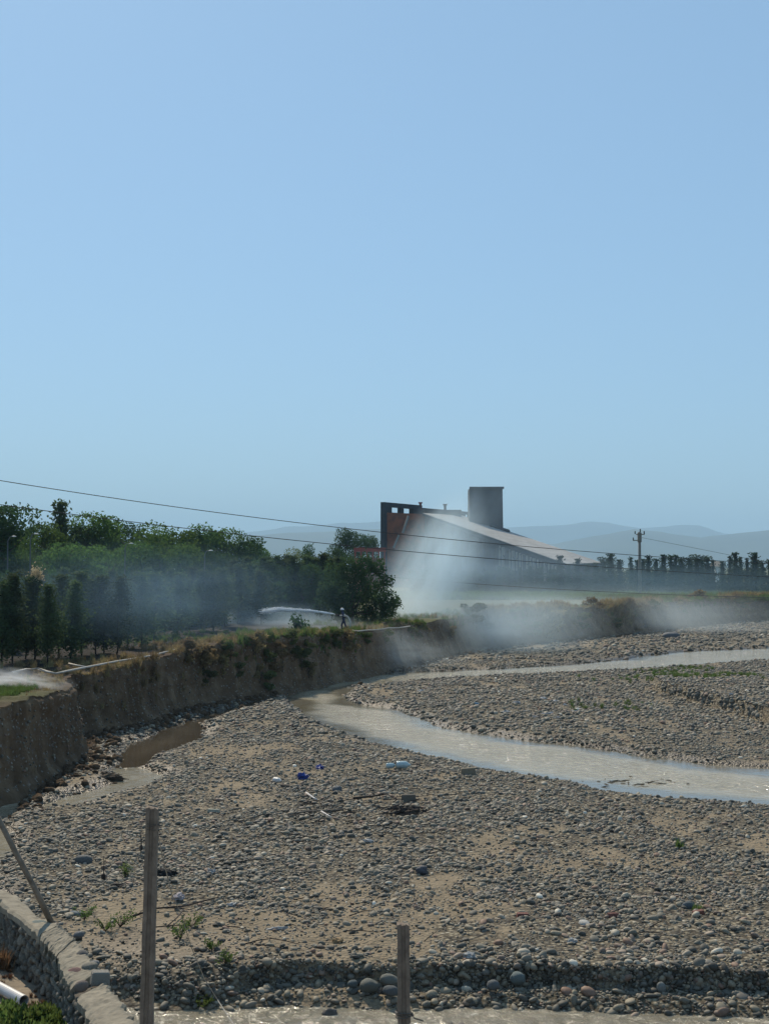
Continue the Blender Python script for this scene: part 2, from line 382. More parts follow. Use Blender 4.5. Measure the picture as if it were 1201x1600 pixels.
LX = np.array([p[0] for p in LEDGE]); LY = np.array([p[1] for p in LEDGE])
STREAM_Z, RIVER_Z = -.40, -.055

def water_sd(x, y, which=None):
    d = np.full(np.shape(x), 1e9)
    wob = .35 * fbm(np.asarray(x) * .5, np.asarray(y) * .5, s=5) + .12 * fbm(np.asarray(x) * 2.3, np.asarray(y) * 2.3, s=6)
    for P in (which or POLYS): d = np.minimum(d, sdf(P, x, y) - (1.7 if P is FAR else 0))
    return d + wob
def bed_h(x, y):
    x = np.asarray(x, float); y = np.asarray(y, float)
    h = .12 + .05 * fbm(x * .22, y * .22, s=1) + .055 * fbm(x * 1.1, y * 1.1, s=2) + .012 * fbm(x * 4, y * 4, s=3)
    h += .06 * sst(.2, .7, fbm(x * .5, y * .9, s=4))
    sd = water_sd(x, y)
    k = sst(.55, -.9, sd); h = h * (1 - k) + (-.30) * k
    # upper terrace on the far bar
    ts = sdf(TERR, x, y) + .25 * fbm(x * .8, y * .8, s=8)
    back = np.clip(1 - (y - 78) / 16, 0, 1)
    h += .62 * sst(.10, -.14, ts) * back
    # near ledge above the stream
    yl = np.interp(x, LX, LY) + .16 * fbm(x * .7, 0 * x, s=9) + .07 * fbm(x * 3, 0 * x, s=10)
    d = y - yl
    soft = sst(-2.0, -3.6, x)
    k1 = sst(.0, -.16 - 1.3 * soft, d)
    h -= .36 * k1
    k2 = sst(-.45, -1.1, d); h -= .22 * k2
    k3 = sst(-2.7, -4.2, d + .5 * sst(-1.5, -3.2, x) * 1.6); h += .62 * k3
    return h
def sand_f(x, y):
    x = np.asarray(x, float); y = np.asarray(y, float)
    a = .8 * fbm(x * .22, y * .14, s=21, o=5) + .75 * fbm(x * .75, y * .42, s=22, o=4)
    zone = np.exp(-((y - 35 - .2 * x) / 5.5) ** 2) * .26 + np.exp(-((y - 28.5) / 2.6) ** 2 - ((x + 1.8) / 3.5) ** 2) * .42 + np.exp(-((y - 26.6) / 1.6) ** 2) * np.exp(-((x + 4.6) / 1.7) ** 2) * 1.2
    zone += np.exp(-((y - 26.3) / .9) ** 2) * np.exp(-((x + 1.5) / 2.2) ** 2) * .35
    zone += np.exp(-((y - 61) / 5) ** 2 - ((x - 13) / 7) ** 2) * .3
    return .85 * sst(-.2, .85, a + zone - .14 + .25 * vnoise(x * 2.2, y * 1.3, s=23))

TX = np.concatenate([np.linspace(-.62, -.30, 60, endpoint=False), np.linspace(-.30, .30, 330, endpoint=False), np.linspace(.30, 1.0, 90)])
TY = np.concatenate([np.linspace(11, 22.5, 60, endpoint=False), np.linspace(22.5, 25.4, 60, endpoint=False), np.exp(np.linspace(math.log(25.4), math.log(60), 190, endpoint=False)), np.linspace(60, 80, 110, endpoint=False), np.exp(np.linspace(math.log(80), math.log(420), 170))])
GX, GY = np.meshgrid(TX, TY); GX = GX * GY
gz = bed_h(GX, GY)
nr, nc = GX.shape
idx = np.arange(nr * nc).reshape(nr, nc)
quads = np.stack([idx[:-1, :-1], idx[:-1, 1:], idx[1:, 1:], idx[1:, :-1]], -1).reshape(-1, 4)
V = np.stack([GX.ravel(), GY.ravel(), gz.ravel()], 1)
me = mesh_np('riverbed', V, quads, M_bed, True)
sdv = water_sd(V[:, 0], V[:, 1])
ylv = np.interp(V[:, 0], LX, LY)
fattr(me, 'sand', sand_f(V[:, 0], V[:, 1]))
wetv = np.maximum(sst(.7, .1, sdv), sst(-.36, -.44, V[:, 2] + .06) * (V[:, 1] < 26))
fattr(me, 'wet', np.maximum(wetv, .55 * np.exp(-((V[:, 1] - 26) / 1.6) ** 2) * np.exp(-((V[:, 0] + 4.4) / 1.8) ** 2)))
bed = tag(link('riverbed', me), kind='structure')

def water_sheet(name, z, keep, mat, rip, depth, label=None):
    q = quads[keep[quads].all(1)]
    used = np.unique(q); rem = -np.ones(len(V), int); rem[used] = np.arange(len(used))
    vv = V[used].copy(); vv[:, 2] = z + rip * fbm(vv[:, 0] * 1.3, vv[:, 1] * 1.1, s=30, o=3)
    me = mesh_np(name, vv, rem[q], mat, True); fattr(me, 'depth', depth[used])
    return tag(link(name, me), kind='structure')
sdr = water_sd(V[:, 0], V[:, 1], [RIVER, FAR]); sdp = water_sd(V[:, 0], V[:, 1], [POOL]); sdl = water_sd(V[:, 0], V[:, 1], [LINK, LEFTW])
turb = lambda s: sst(-.4, -2.6, s + .9 * sst(3, 14, V[:, 0]) * (V[:, 1] < 60) + .9 * fbm(V[:, 0] * .35, V[:, 1] * .35, s=31))
water_sheet('river', RIVER_Z, sdr < .9, M_river, .012, turb(sdr))
water_sheet('pool', RIVER_Z, (sdp < .9) & (sdp <= sdl), M_pool, .003, turb(sdp) * .2)
water_sheet('shallow_stream', RIVER_Z - .004, (sdl < .9), M_river, .006, turb(sdl) * .7 + .15)
keep = (V[:, 1] < ylv + .3) & (V[:, 1] > 17) & (np.abs(V[:, 0]) < 16)
water_sheet('near_stream', STREAM_Z, keep, water_material('near_stream_water', (.16, .145, .105), (.25, .225, .17), .1, 4.5, .12), .012, np.full(len(V), .9))

# wide plain under and beyond everything
pl = MB(); S = 20000
pl.v = [(-S, -400, -.9), (S, -400, -.9), (S, S, -.9), (-S, S, -.9)]; pl.f = [[0, 1, 2, 3]]
tag(pl.build('ground', simple('plain_soil', (.16, .15, .09), (.09, .09, .05), .01, .95, 0)), kind='structure')

# ------------------------------------------------------------------ banks
BASE = [(-700, 1420, 2.7), (-260, 1330, 2.7), (-120, 1288, 2.7), (0, 1250, 2.7), (50, 1226, 2.72), (95, 1202, 2.7), (120, 1184, 2.62), (112, 1168, 2.6), (122, 1152, 2.55), (160, 1147, 2.6), (205, 1139, 2.65), (262, 1117, 2.8), (330, 1101, 2.95), (440, 1081, 3.1),
        (560, 1058, 2.9), (640, 1040, 2.8), (690, 1029, 2.8), (740, 1019, 2.9), (830, 1008, 3.0), (900, 1001, 3.0), (1000, 992, 3.0), (1080, 982, 3.0), (1140, 975, 3.1), (1201, 971, 3.1), (1300, 966, 3), (1500, 960, 3), (1900, 952, 3)]
bp = np.array([(*G(a, b, 0), z) for a, b, z in BASE])
seg = np.hypot(*np.diff(bp[:, :2], axis=0).T); cum = np.concatenate([[0], np.cumsum(seg)])
dS = np.concatenate([np.arange(0, cum[14], .22), np.arange(cum[14], cum[-1], .5)])
bx = np.interp(dS, cum, bp[:, 0]); by = np.interp(dS, cum, bp[:, 1]); bz = np.interp(dS, cum, bp[:, 2])
def smooth1(a, n):
    k = np.ones(n) / n; return np.convolve(np.pad(a, n // 2, mode='edge'), k, 'valid')[:len(a)]
bx = smooth1(bx, 5); by = smooth1(by, 5)
CEN = np.array([45., 58.])
dirx, diry = bx - CEN[0], by - CEN[1]; L = np.hypot(dirx, diry); dirx /= L; diry /= L
tx, ty = np.gradient(bx), np.gradient(by); L = np.hypot(tx, ty); nx, ny = -ty / L, tx / L   # outward from the river
sg = np.sign(nx * dirx + ny * diry); nx *= sg; ny *= sg
veg = sst(30, 60, dS)     # the nearer cuts are bare, further ones overgrown and less steep
slope = .25 + 1.3 * sst(85, 130, by)
NT = 40
prof = np.linspace(0, 1, NT)
BV = []
for j, t in enumerate(prof):
    off = np.where(t < .2, -.55 + 2.0 * t, -.15 + (t - .2) * .3) * 1.0 + slope * t
    ridg = .16 * fbm(dS * .9, t * 2.2 + 0 * dS, s=40) + .09 * fbm(dS * 3.1, t * 5 + 0 * dS, s=41) + .45 * fbm(dS * .25, 0 * dS, s=42) + .16 * fbm(dS * 1.4, 0 * dS, s=49) + .10 * fbm(dS * 5, t * 8 + 0 * dS, s=44) - .26 * np.abs(fbm(dS * .7, t * .8 + 0 * dS, s=46)) * (1 - t * .4) - .5 * sst(.35, .0, t) * np.clip(fbm(dS * .35, 0 * dS, s=47) + .15, 0, 1) + .10 * fbm(dS * .35, t * 7 + 0 * dS, s=45)
    ridg = ridg * (1 - .5 * (t > .97))
    o = off + ridg - .10 * sst(.8, .93, t)
    zt = bz + .13 * fbm(dS * .6, 0 * dS, s=43) + .07 * fbm(dS * 2.6, 0 * dS, s=48)
    z = -.2 + (zt + .2) * (t ** 1.0)
    BV.append(np.stack([bx + nx * o, by + ny * o, z + 0 * dS], 1))
top_xy = BV[-1].copy()
BV = np.array(BV)
ns = len(dS); ii = np.arange(NT * ns).reshape(NT, ns)
q = np.stack([ii[:-1, :-1], ii[:-1, 1:], ii[1:, 1:], ii[1:, :-1]], -1).reshape(-1, 4)
me = mesh_np('river_bank', BV.reshape(-1, 3), q, M_bank, True)
tag(link('river_bank', me), kind='structure')
# land behind the bank
offs = [0, .12, .3, .6, 1, 1.6, 2.4, 3.4, 4.6, 6, 8, 10.5, 14, 18, 24, 32, 45, 65, 100, 160, 300, 700, 2000, 6000, 15000]
rows = []
def top_z(x, y, d, z0):
    k = sst(0, 6, d)
    return z0 * (1 - k) + 2.8 * k + .12 * fbm(x * .3, y * .3, s=50) * sst(0, 2, d) * (d < 300) + .05 * fbm(x * 1.3, y * 1.3, s=51) * sst(0, .5, d) * (d < 100)
for d in offs:
    x = top_xy[:, 0] + dirx * d; y = top_xy[:, 1] + diry * d
    z = top_z(x, y, d, top_xy[:, 2]) if d > 0 else top_xy[:, 2] - .012
    if d == 0: x = x - dirx * .03; y = y - diry * .03
    rows.append(np.stack([x, y, z], 1))
LV = np.array(rows); ii = np.arange(len(offs) * ns).reshape(len(offs), ns)
q = np.stack([ii[:-1, :-1], ii[:-1, 1:], ii[1:, 1:], ii[1:, :-1]], -1).reshape(-1, 4)
LVf = LV.reshape(-1, 3)
me = mesh_np('bank_top_land', LVf, q, M_top, True)
gy = LVf[:, 1]; gx = LVf[:, 0]; dd = np.repeat(offs, ns)
green = np.clip(.9 * sst(150, 200, gy) + .35 * sst(.0, .5, fbm(gx * .4, gy * .4, s=52)) + .8 * sst(70, 90, gy) + 1.0 * (np.exp(-((gx + 13.5) / 3.0) ** 2 - ((gy - 47.5) / 3.2) ** 2)), 0, 1)
char = np.clip(sst(1.0, 3.2, dd + 1.5 * fbm(gx * .4, gy * .4, s=53)) * sst(52, 60, gy) * sst(125, 105, gy), 0, 1)
fattr(me, 'green', green); fattr(me, 'char', char)
tag(link('bank_top_land', me), kind='structure')
edge_t = np.array([top_xy[:, 0], top_xy[:, 1], top_xy[:, 2]]).T
def land_z(x, y): return 2.8 + .12 * float(fbm(np.array([x * .3]), np.array([y * .3]), s=50)[0])
def LP(px, py, z=2.8):
    x, y = G(px, py, z); return x, y, land_z(x, y)

# ------------------------------------------------------------------ scatter by instancing
def scatter(name, pts, rot, scl, vidx, tone, sources, parent=None):
    me = bpy.data.meshes.new(name + '_points'); n = len(pts)
    me.vertices.add(n); me.vertices.foreach_set('co', np.asarray(pts, np.float32).ravel())
    for nm, ty, d in (('rot', 'FLOAT_VECTOR', rot), ('scl', 'FLOAT_VECTOR', scl)):
        a = me.attributes.new(nm, ty, 'POINT'); a.data.foreach_set('vector', np.asarray(d, np.float32).ravel())
    a = me.attributes.new('vidx', 'INT', 'POINT'); a.data.foreach_set('value', np.asarray(vidx, np.int32))
    fattr(me, 'tone', tone)
    o = link(name, me, parent)
    c = bpy.data.collections.new(name + '_source')
    for s in sources: c.objects.link(s)
    ng = bpy.data.node_groups.new(name + '_nodes', 'GeometryNodeTree')
    ng.interface.new_socket('Geometry', in_out='INPUT', socket_type='NodeSocketGeometry')
    ng.interface.new_socket('Geometry', in_out='OUTPUT', socket_type='NodeSocketGeometry')
    gi = ng.nodes.new('NodeGroupInput'); go = ng.nodes.new('NodeGroupOutput')
    ip = ng.nodes.new('GeometryNodeInstanceOnPoints'); ci = ng.nodes.new('GeometryNodeCollectionInfo')
    ci.inputs['Collection'].default_value = c; ci.inputs['Separate Children'].default_value = True; ci.inputs['Reset Children'].default_value = True
    def na(nm, ty):
        k = ng.nodes.new('GeometryNodeInputNamedAttribute'); k.data_type = ty; k.inputs[0].default_value = nm; return k.outputs[0]
    ng.links.new(gi.outputs[0], ip.inputs['Points']); ng.links.new(ci.outputs[0], ip.inputs['Instance'])
    ip.inputs['Pick Instance'].default_value = True
    ng.links.new(na('vidx', 'INT'), ip.inputs['Instance Index']); ng.links.new(na('rot', 'FLOAT_VECTOR'), ip.inputs['Rotation']); ng.links.new(na('scl', 'FLOAT_VECTOR'), ip.inputs['Scale'])
    ng.links.new(ip.outputs[0], go.inputs[0])
    md = o.modifiers.new('scatter', 'NODES'); md.node_group = ng
    tag(o, kind='stuff')
    return o
def stone_mesh(seed, mat, sub=2, rough=.22):
    bm = bmesh.new(); bmesh.ops.create_icosphere(bm, subdivisions=sub, radius=1)
    r = random.Random(seed); e = [r.uniform(.8, 1.15) for _ in range(3)]
    P = np.array([v.co[:] for v in bm.verts])
    k = 1 + rough * 1.35 * fbm(P[:, 0] * 1.1 + seed * 7, P[:, 1] * 1.1, P[:, 2] * 1.1 + seed, s=seed, o=4)
    for v, kk in zip(bm.verts, k):
        c = v.co * kk; 
        p = [math.copysign(abs(c[i]) ** r_, c[i]) for i, r_ in enumerate((.92, .92, .85))]
        v.co = Vector((p[0] * e[0], p[1] * e[1], p[2] * e[2]))
    me = bpy.data.meshes.new('stone_shape'); bm.to_mesh(me); bm.free()
    me.polygons.foreach_set('use_smooth', np.ones(len(me.polygons), bool)); me.materials.append(mat); return me
src = [bpy.data.objects.new('stone_shape', stone_mesh(i + 3, M_stone)) for i in range(8)]
src_lo = [bpy.data.objects.new('stone_shape_far', stone_mesh(i + 33, M_stone, 1)) for i in range(5)]

def gravel(name, y0, y1, dens, lmin, lmax, sources, bias=2.2, tl=-.30, tr=.32, thr=.8, seed=1):
    g = np.random.default_rng(seed)
    A = (tr - tl) * (y1 ** 2 - y0 ** 2) / 2; n = int(A * dens)
    y = np.sqrt(g.uniform(y0 ** 2, y1 ** 2, n)); x = y * g.uniform(tl, tr, n)
    sd = water_sd(x, y); s = sand_f(x, y)
    dl = y - np.interp(x, LX, LY)
    p = (1 - thr * s) * (.3 + .7 * sst(-.35, .25, fbm(x * .9, y * .6, s=60, o=5)))
    pw = np.where(sd < -.1, np.where(sd > -2.6, .9 * np.exp((sd + .1) / .28) + .22 * (fbm(x * .35, y * .35, s=61) > .22) * np.exp((sd + .1) / 1.2) + .16 * ((x > 9) & (y > 50 + .0 * x) & (sd > -1.7) & (fbm(x * .8, y * .8, s=62) > -.05)), .0025), 1.0)
    p = np.where(dl < -.45, np.where(dl > -.95, .8, np.where(dl < -2.6 - .2, .5, .05)), np.where((dl < .1), 1.6, p)) * pw
    # not under the bank
    bi = np.interp(x, bx[np.argsort(bx)], by[np.argsort(bx)]) if False else None
    k = g.uniform(0, 1, n) < p
    x, y, s, sd, dl = x[k], y[k], s[k], sd[k], dl[k]
    ang = g.uniform(0, 2 * np.pi, len(x))
    Ls = np.minimum(lmin * (1 - g.uniform(0, .9999, len(x))) ** (-1 / bias), lmax * g.uniform(.75, 1, len(x))) * (1 - .2 * s)
    Ls *= np.where((dl < .15) & (y < 26), 1.1, 1)
    z = bed_h(x, y)
    sc = np.stack([Ls * .5, Ls * .5 * g.uniform(.6, .85, len(x)), Ls * .5 * g.uniform(.35, .65, len(x))], 1)
    rot = np.stack([g.normal(.12, .34, len(x)), g.normal(0, .34, len(x)), ang], 1)
    P = np.stack([x, y, z + sc[:, 2] * .35], 1)
    tone = np.clip(g.uniform(0, 1, len(x)) ** 1.0, 0, 1); tone = np.where(tone > .985, g.uniform(.9, 1, len(x)), tone * .965)
    return P, rot, sc, g.integers(0, len(sources), len(x)), tone
# drop points lying outside the bed (behind the bank foot)
pol = [(float(a), float(b)) for a, b in zip(bx[::6], by[::6])]
BEDPOLY = [(-60, 0)] + pol + [(600, 300), (600, 0)]
def onbed(a):
    k = sdf(BEDPOLY, a[0][:, 0], a[0][:, 1]) < .25
    k &= ~((a[0][:, 1] < 20.5) & (a[0][:, 0] < -2))
    return tuple(t[k] for t in a)
g1 = onbed(gravel('a', 20, 34, 215, .042, .21, src, 2.15, seed=1))
g2 = onbed(gravel('b', 34, 58, 140, .049, .23, src, 2.2, seed=2))
g3 = onbed(gravel('c', 58, 105, 38, .095, .34, src_lo, 2.5, seed=3))
g4 = onbed(gravel('d', 105, 190, 8, .16, .6, src_lo, 2.5, seed=4))
# cobbles packed in the two cut faces of the bed: the near ledge and the step on the far bar
def face_stones(line_x, line_y, n, lmin, lmax, sources, seed, back):
    g = np.random.default_rng(seed); x = g.uniform(line_x[0], line_x[-1], n)
    y0 = np.interp(x, line_x, line_y); ys = y0[:, None] + np.linspace(-.9, .5, 90)[None, :]
    hh = bed_h(np.repeat(x, 90), ys.ravel()).reshape(n, 90); gr = hh[:, 1:] - hh[:, :-1]
    k = gr.argmax(1); y = ys[np.arange(n), k]; lo = hh[np.arange(n), np.maximum(k - 9, 0)]; hi = hh[np.arange(n), np.minimum(k + 9, 89)]
    t = g.uniform(.05, 1, n); L_ = np.minimum(lmin * (1 - g.uniform(0, .999, n)) ** (-1 / 2.3), lmax)
    P = np.stack([x, y + (t - .5) * back, lo + (hi - lo) * t], 1); ok = (hi - lo) > .16
    a = (P, np.stack([g.normal(0, .6, n), g.normal(0, .6, n), g.uniform(0, 6.28, n)], 1), np.stack([L_ * .5, L_ * .4, L_ * .33], 1), g.integers(0, len(sources), n), g.uniform(0, .93, n))
    return tuple(q_[ok] for q_ in a)
f1 = face_stones(LX, LY, 2600, .038, .17, src, 91, .12)
tl_ = np.array(TERR[:7]); f2 = face_stones(tl_[:, 0], tl_[:, 1], 2600, .09, .3, src, 92, .25)  # stones added on the step to make its shaded face darker
# the largest of the near stones are objects of their own
sz = g1[2][:, 0]; vis = (np.abs(g1[0][:, 0] / g1[0][:, 1]) < .27) & (g1[0][:, 1] > 22)
score = np.where(vis, sz / g1[0][:, 1], 0); order = np.argsort(-score)
big = order[:288]; restm = np.ones(len(sz), bool); restm[big] = False
bigm = [stone_mesh(50 + i, M_stone_o) for i in range(7)]
for n_, i in enumerate(big):
    link('stone', bigm[n_ % 7], bed, g1[0][i], g1[1][i], g1[2][i] * (1.1, 1.1, 1.15))
parts = [tuple(t[restm] for t in g1), g2, f1, f2]
cat = [np.concatenate([p[k] for p in parts]) for k in range(5)]
scatter('gravel', *cat, src, bed)
cat = [np.concatenate([p[k] for p in (g3, g4)]) for k in range(5)]
scatter('far_gravel', *cat, src_lo, bed)
print('stones', len(g1[0]), len(g2[0]), len(g3[0]), len(g4[0]))
# pebbles sticking out of the bank faces
g = np.random.default_rng(9); n = 4200
js = g.integers(0, int(ns * .75), n); jt = g.integers(1, NT - 3, n)
P = BV[jt, js] + g.normal(0, .05, (n, 3)); P = P[:, :]
Ls = .05 + .16 * g.beta(1.2, 5, n)
scatter('bank_pebbles', P, g.uniform(0, 6.28, (n, 3)), np.stack([Ls * .5, Ls * .4, Ls * .35], 1), g.integers(0, 5, n), g.uniform(.1, .95, n), src_lo, bpy.data.objects['river_bank'])

# fallen clods of earth along the foot of the cuts
n = 2600; js = (g.beta(1, 1.3, n) * ns * .7).astype(int); Ls = np.minimum(.09 * (1 - g.uniform(0, .999, n)) ** (-1 / 2.0), .32)
do = -.45 - g.exponential(.35, n); X_ = bx[js] + nx[js] * do; Y_ = by[js] + ny[js] * do
clod = [bpy.data.objects.new('clod_shape', stone_mesh(i + 70, M_bank, 2, .75)) for i in range(4)]
scatter('earth_clods', np.stack([X_, Y_, bed_h(X_, Y_) + Ls * .1], 1), g.uniform(-.5, .5, (n, 3)) * (1, 1, 6), np.stack([Ls * .6, Ls * .5, Ls * .42], 1), g.integers(0, 4, n), g.uniform(0, 1, n), clod)

# ------------------------------------------------------------------ plants
def leaf_mesh(name, P, size, mat, g, up=0.0, aspect=1.0, nrm=None):
    n = len(P); size = np.broadcast_to(size, (n,))
    a = g.normal(0, 1, (n, 3)); a[:, 2] += up * 2; a /= np.linalg.norm(a, axis=1)[:, None]
    b = g.normal(0, 1, (n, 3)); b -= a * (a * b).sum(1)[:, None]; b /= np.linalg.norm(b, axis=1)[:, None]
    a = a * size[:, None] * aspect; b = b * size[:, None] * .5
    v = np.stack([P - a * .5, P + b * .8, P + a * .6, P - b * .7], 1).reshape(-1, 3)
    f = np.arange(4 * n).reshape(-1, 4)
    return mesh_np(name, v, f, mat)
def conifer_mesh(seed, n=2600, mat=None, h=1.0, r=.14, low=.16, ragged=.5, leaf=.022):
    g = np.random.default_rng(seed); nb = 95; P = []
    for i in range(nb):
        t = low + (1 - low) * (i / nb) ** .9
        u = (t - low) / (1 - low)
        rr = r * min(1, u * 3.2 + .35) * (1 - u ** 1.7) * (1 - ragged * g.uniform(0, 1) ** 1.5) + .004
        a = g.uniform(0, 6.28); k = max(4, int(n / nb * (rr / r + .25)))
        s = g.uniform(0, 1, k) ** .6
        c = np.stack([np.cos(a) * rr * s, np.sin(a) * rr * s, t + s * rr * .9 + 0 * s], 1)
        P.append(c + g.normal(0, 1, (k, 3)) * np.array([.018, .018, .028]) * (.5 + s[:, None]))
    P = np.concatenate(P); P[:, 2] = np.where(P[:, 2] > .94, .94 + (P[:, 2] - .94) * .45, P[:, 2])
    return leaf_mesh('crown', P, g.uniform(.6, 1.5, len(P)) * leaf, mat, g, .6, 1.3)
def broad_mesh(seed, n=5000, mat=None, lobes=12, w=.42, low=.18, leaf=.022, flat=1.0):
    g = np.random.default_rng(seed); P = []
    for i in range(lobes):
        t = g.uniform(low + .14, .88); a = g.uniform(0, 6.28)
        env = w * math.sqrt(max(.05, 1 - ((t - .5) / .52) ** 2)); rr = env * g.uniform(.1, .75)
        c = np.array([math.cos(a) * rr, math.sin(a) * rr, t]); s = g.uniform(.10, .2)
        k = int(n / lobes * (s / .15) ** 2)
        d = g.normal(0, 1, (k, 3)); d /= np.linalg.norm(d, axis=1)[:, None]
        rad = s * (g.uniform(.35, 1, k) ** .5) * (1 + .35 * fbm(d[:, 0] * 2.5 + i, d[:, 1] * 2.5, d[:, 2] * 2.5, s=seed + i, o=2))
        P.append(c + d * rad[:, None] * np.array([1.15, 1.15, .85 * flat]))
    P = np.concatenate(P); P[:, 2] = np.minimum(P[:, 2], 1 + g.uniform(-.04, .02, len(P)))
    return leaf_mesh('crown', P, g.uniform(.6, 1.5, len(P)) * leaf, mat, g, .1, 1.1)
def trunk_mesh(seed, mat, r=.02, top=.85, limbs=6, w=.3, lean=.02, bare=.2):
    g = random.Random(seed); b = MB()
    pts = [(lean * g.uniform(-1, 1) * i, lean * g.uniform(-1, 1) * i, top * i / 5) for i in range(6)]
    pts[0] = (0, 0, -.02)
    b.tube(pts, [r * (1.25 - .2 * i) + .001 for i in range(6)], 6)
    for k in range(limbs):
        t = bare + (top - bare) * (k + .5) / limbs * .8; a = k * 2.4 + g.random(); L = w * g.uniform(.5, .95)
        i = min(4, int(t / top * 5)); fr = t / top * 5 - i
        p0 = Vector(pts[i]).lerp(Vector(pts[i + 1]), fr)
        p = [p0 + Vector((math.cos(a + .2 * j) * L * j / 3, math.sin(a + .2 * j) * L * j / 3, L * .8 * (j / 3) ** .8)) for j in range(4)]
        b.tube(p, [r * .45, r * .33, r * .2, r * .08], 4)
    return b.mesh('trunk', mat, True)
def plant_tree(name, crown, trunk, loc, h, w, rz, label, cat='tree', group=None, tilt=(0, 0)):
    t = empty(name, loc, rz); t.rotation_euler = (tilt[0], tilt[1], rz)
    link('trunk', trunk, t, scl=(h * .9, h * .9, h)); link('crown', crown, t, scl=(w, w, h))
    tag(t, label, cat, group); return t
ORD = ['first', 'second', 'third', 'fourth', 'fifth', 'sixth', 'seventh', 'eighth', 'ninth', 'tenth', 'eleventh', 'twelfth', 'thirteenth', 'fourteenth', 'fifteenth', 'sixteenth', 'seventeenth', 'eighteenth', 'nineteenth', 'twentieth']
TENS = {2: 'twenty', 3: 'thirty', 4: 'forty', 5: 'fifty', 6: 'sixty', 7: 'seventy', 8: 'eighty'}
def ordn(i):
    n = i + 1
    if n <= 20: return ORD[i]
    t, u = divmod(n, 10)
    return (TENS[t] + '-' + ORD[u - 1]) if u else TENS[t][:-1] + 'ieth'

CON = [conifer_mesh(i, 5200, M_con, r=.15, low=.05 + .035 * (i % 3), ragged=.75, leaf=.017) for i in range(6)]
CONT = [trunk_mesh(i, M_char, .009, .9, 8, .1, .012) for i in range(4)]
BRO = [broad_mesh(20 + i, 7500, M_dec, 17, low=-.05) for i in range(4)]
BROD = [broad_mesh(30 + i, 7000, M_dec2, 16, low=-.05) for i in range(3)]
BROT = [trunk_mesh(20 + i, M_bark, .022, .8, 7, .28) for i in range(3)]

SHT0 = trunk_mesh(131, M_bark, .02, .6, 6, .3, .02, .05)
# conifers in the charred row
row = [(3, 905), (20, 893), (40, 897), (55, 905), (75, 910), (92, 896), (110, 905), (128, 890), (150, 903), (163, 897), (183, 898), (200, 906), (222, 893), (240, 892), (258, 905), (277, 892), (296, 900), (314, 888), (334, 893), (352, 885), (372, 880), (392, 878), (408, 888)]
for i, (px, py) in enumerate(row):
    by_ = np.interp(px, [0, 100, 215, 300, 410], [1040, 1030, 1010, 992, 968]) + rnd.uniform(-5, 7)
    x, y, z = LP(px, by_)
    h = AT(px, py, y).z - z
    plant_tree('conifer', CON[i % 6], CONT[i % 4], (x, y, z), h, h * rnd.uniform(1.6, 2.3), rnd.uniform(0, 6.28), f'{ordn(i)} dark young conifer from the left in the charred row', 'tree', 'young conifers in the charred row', (rnd.uniform(-.05, .05), rnd.uniform(-.07, .07)))
# a second loose line of conifers just behind
row2 = [(12, 900), (34, 888), (66, 890), (100, 885), (145, 893), (175, 888), (212, 890), (232, 884), (268, 886), (302, 884), (325, 878), (365, 872), (386, 868), (420, 868), (432, 872), (448, 866), (463, 878), (478, 866), (494, 870), (508, 864)]
for i, (px, py) in enumerate(row2):
    y = np.interp(px, [0, 300, 410, 510], [73, 100, 122, 128]) + rnd.uniform(-3, 3)
    x = AT(px, 900, y).x; z = land_z(x, y); h = AT(px, py, y).z - z
    plant_tree('conifer', CON[(i + 2) % 6], CONT[i % 4], (x, y, z), h, h * rnd.uniform(1.3, 1.8), rnd.uniform(0, 6.28), f'{ordn(i)} conifer from the left in the line just behind the charred row', 'tree', 'conifers in the second line')
for i, (px, py) in enumerate([(398, 880), (411, 868), (422, 874), (433, 866), (446, 872), (457, 867), (469, 876), (481, 866), (492, 871), (505, 863), (517, 872), (529, 868)]):
    y = 119 + rnd.uniform(-2, 2); x = AT(px, 900, y).x; z = land_z(x, y); h = AT(px, py, y).z - z
    plant_tree('conifer', CON[(i * 2 + 1) % 6], CONT[i % 4], (x, y, z), h, h * rnd.uniform(1.4, 1.9), rnd.uniform(0, 6.28), f'{ordn(i)} conifer from the left in the dark clump beyond the water jet', 'tree', 'conifers beyond the water jet')
g = np.random.default_rng(4); x = AT(57, 900, 64).x; t = empty('plume_grass', (x, 64, land_z(x, 64))); hp = AT(57, 886, 64).z - t.location.z
b = MB(); b.tube([(0, 0, 0), (.05, 0, hp * .5), (0, 0, hp * .8)], [.03, .02, .01], 5); b.build('stem', M_wood, t, True)
P = np.stack([g.normal(0, .14, 500), g.normal(0, .14, 500), hp - .45 + g.normal(0, .2, 500)], 1); link('plume', leaf_mesh('plume', P, .09, leafmat('cream_plume', (.42, .36, .2), (.6, .52, .32), .3, 2), g, .8), t)
tag(t, 'cream coloured feathery plume standing out among the dark conifers', 'plant')
# dark underwood filling the gaps between conifers and wood
UND = [broad_mesh(140 + i, 1800, M_dec2, 9, w=.6, low=-.1, leaf=.05) for i in range(3)]
for i, px in enumerate(range(-10, 520, 15)):
    y = np.interp(px, [0, 300, 410, 510], [76, 101, 112, 116]) + rnd.uniform(-2, 2); x = AT(px, 900, y).x; z = land_z(x, y); h = AT(px, rnd.uniform(885, 925), y).z - z
    plant_tree('bush', UND[i % 3], SHT0, (x, y, z), h, h * 1.1, rnd.uniform(0, 6), f'{ordn(i)} dark bush from the left in the underwood behind the conifers', 'bush', 'bushes of the underwood')
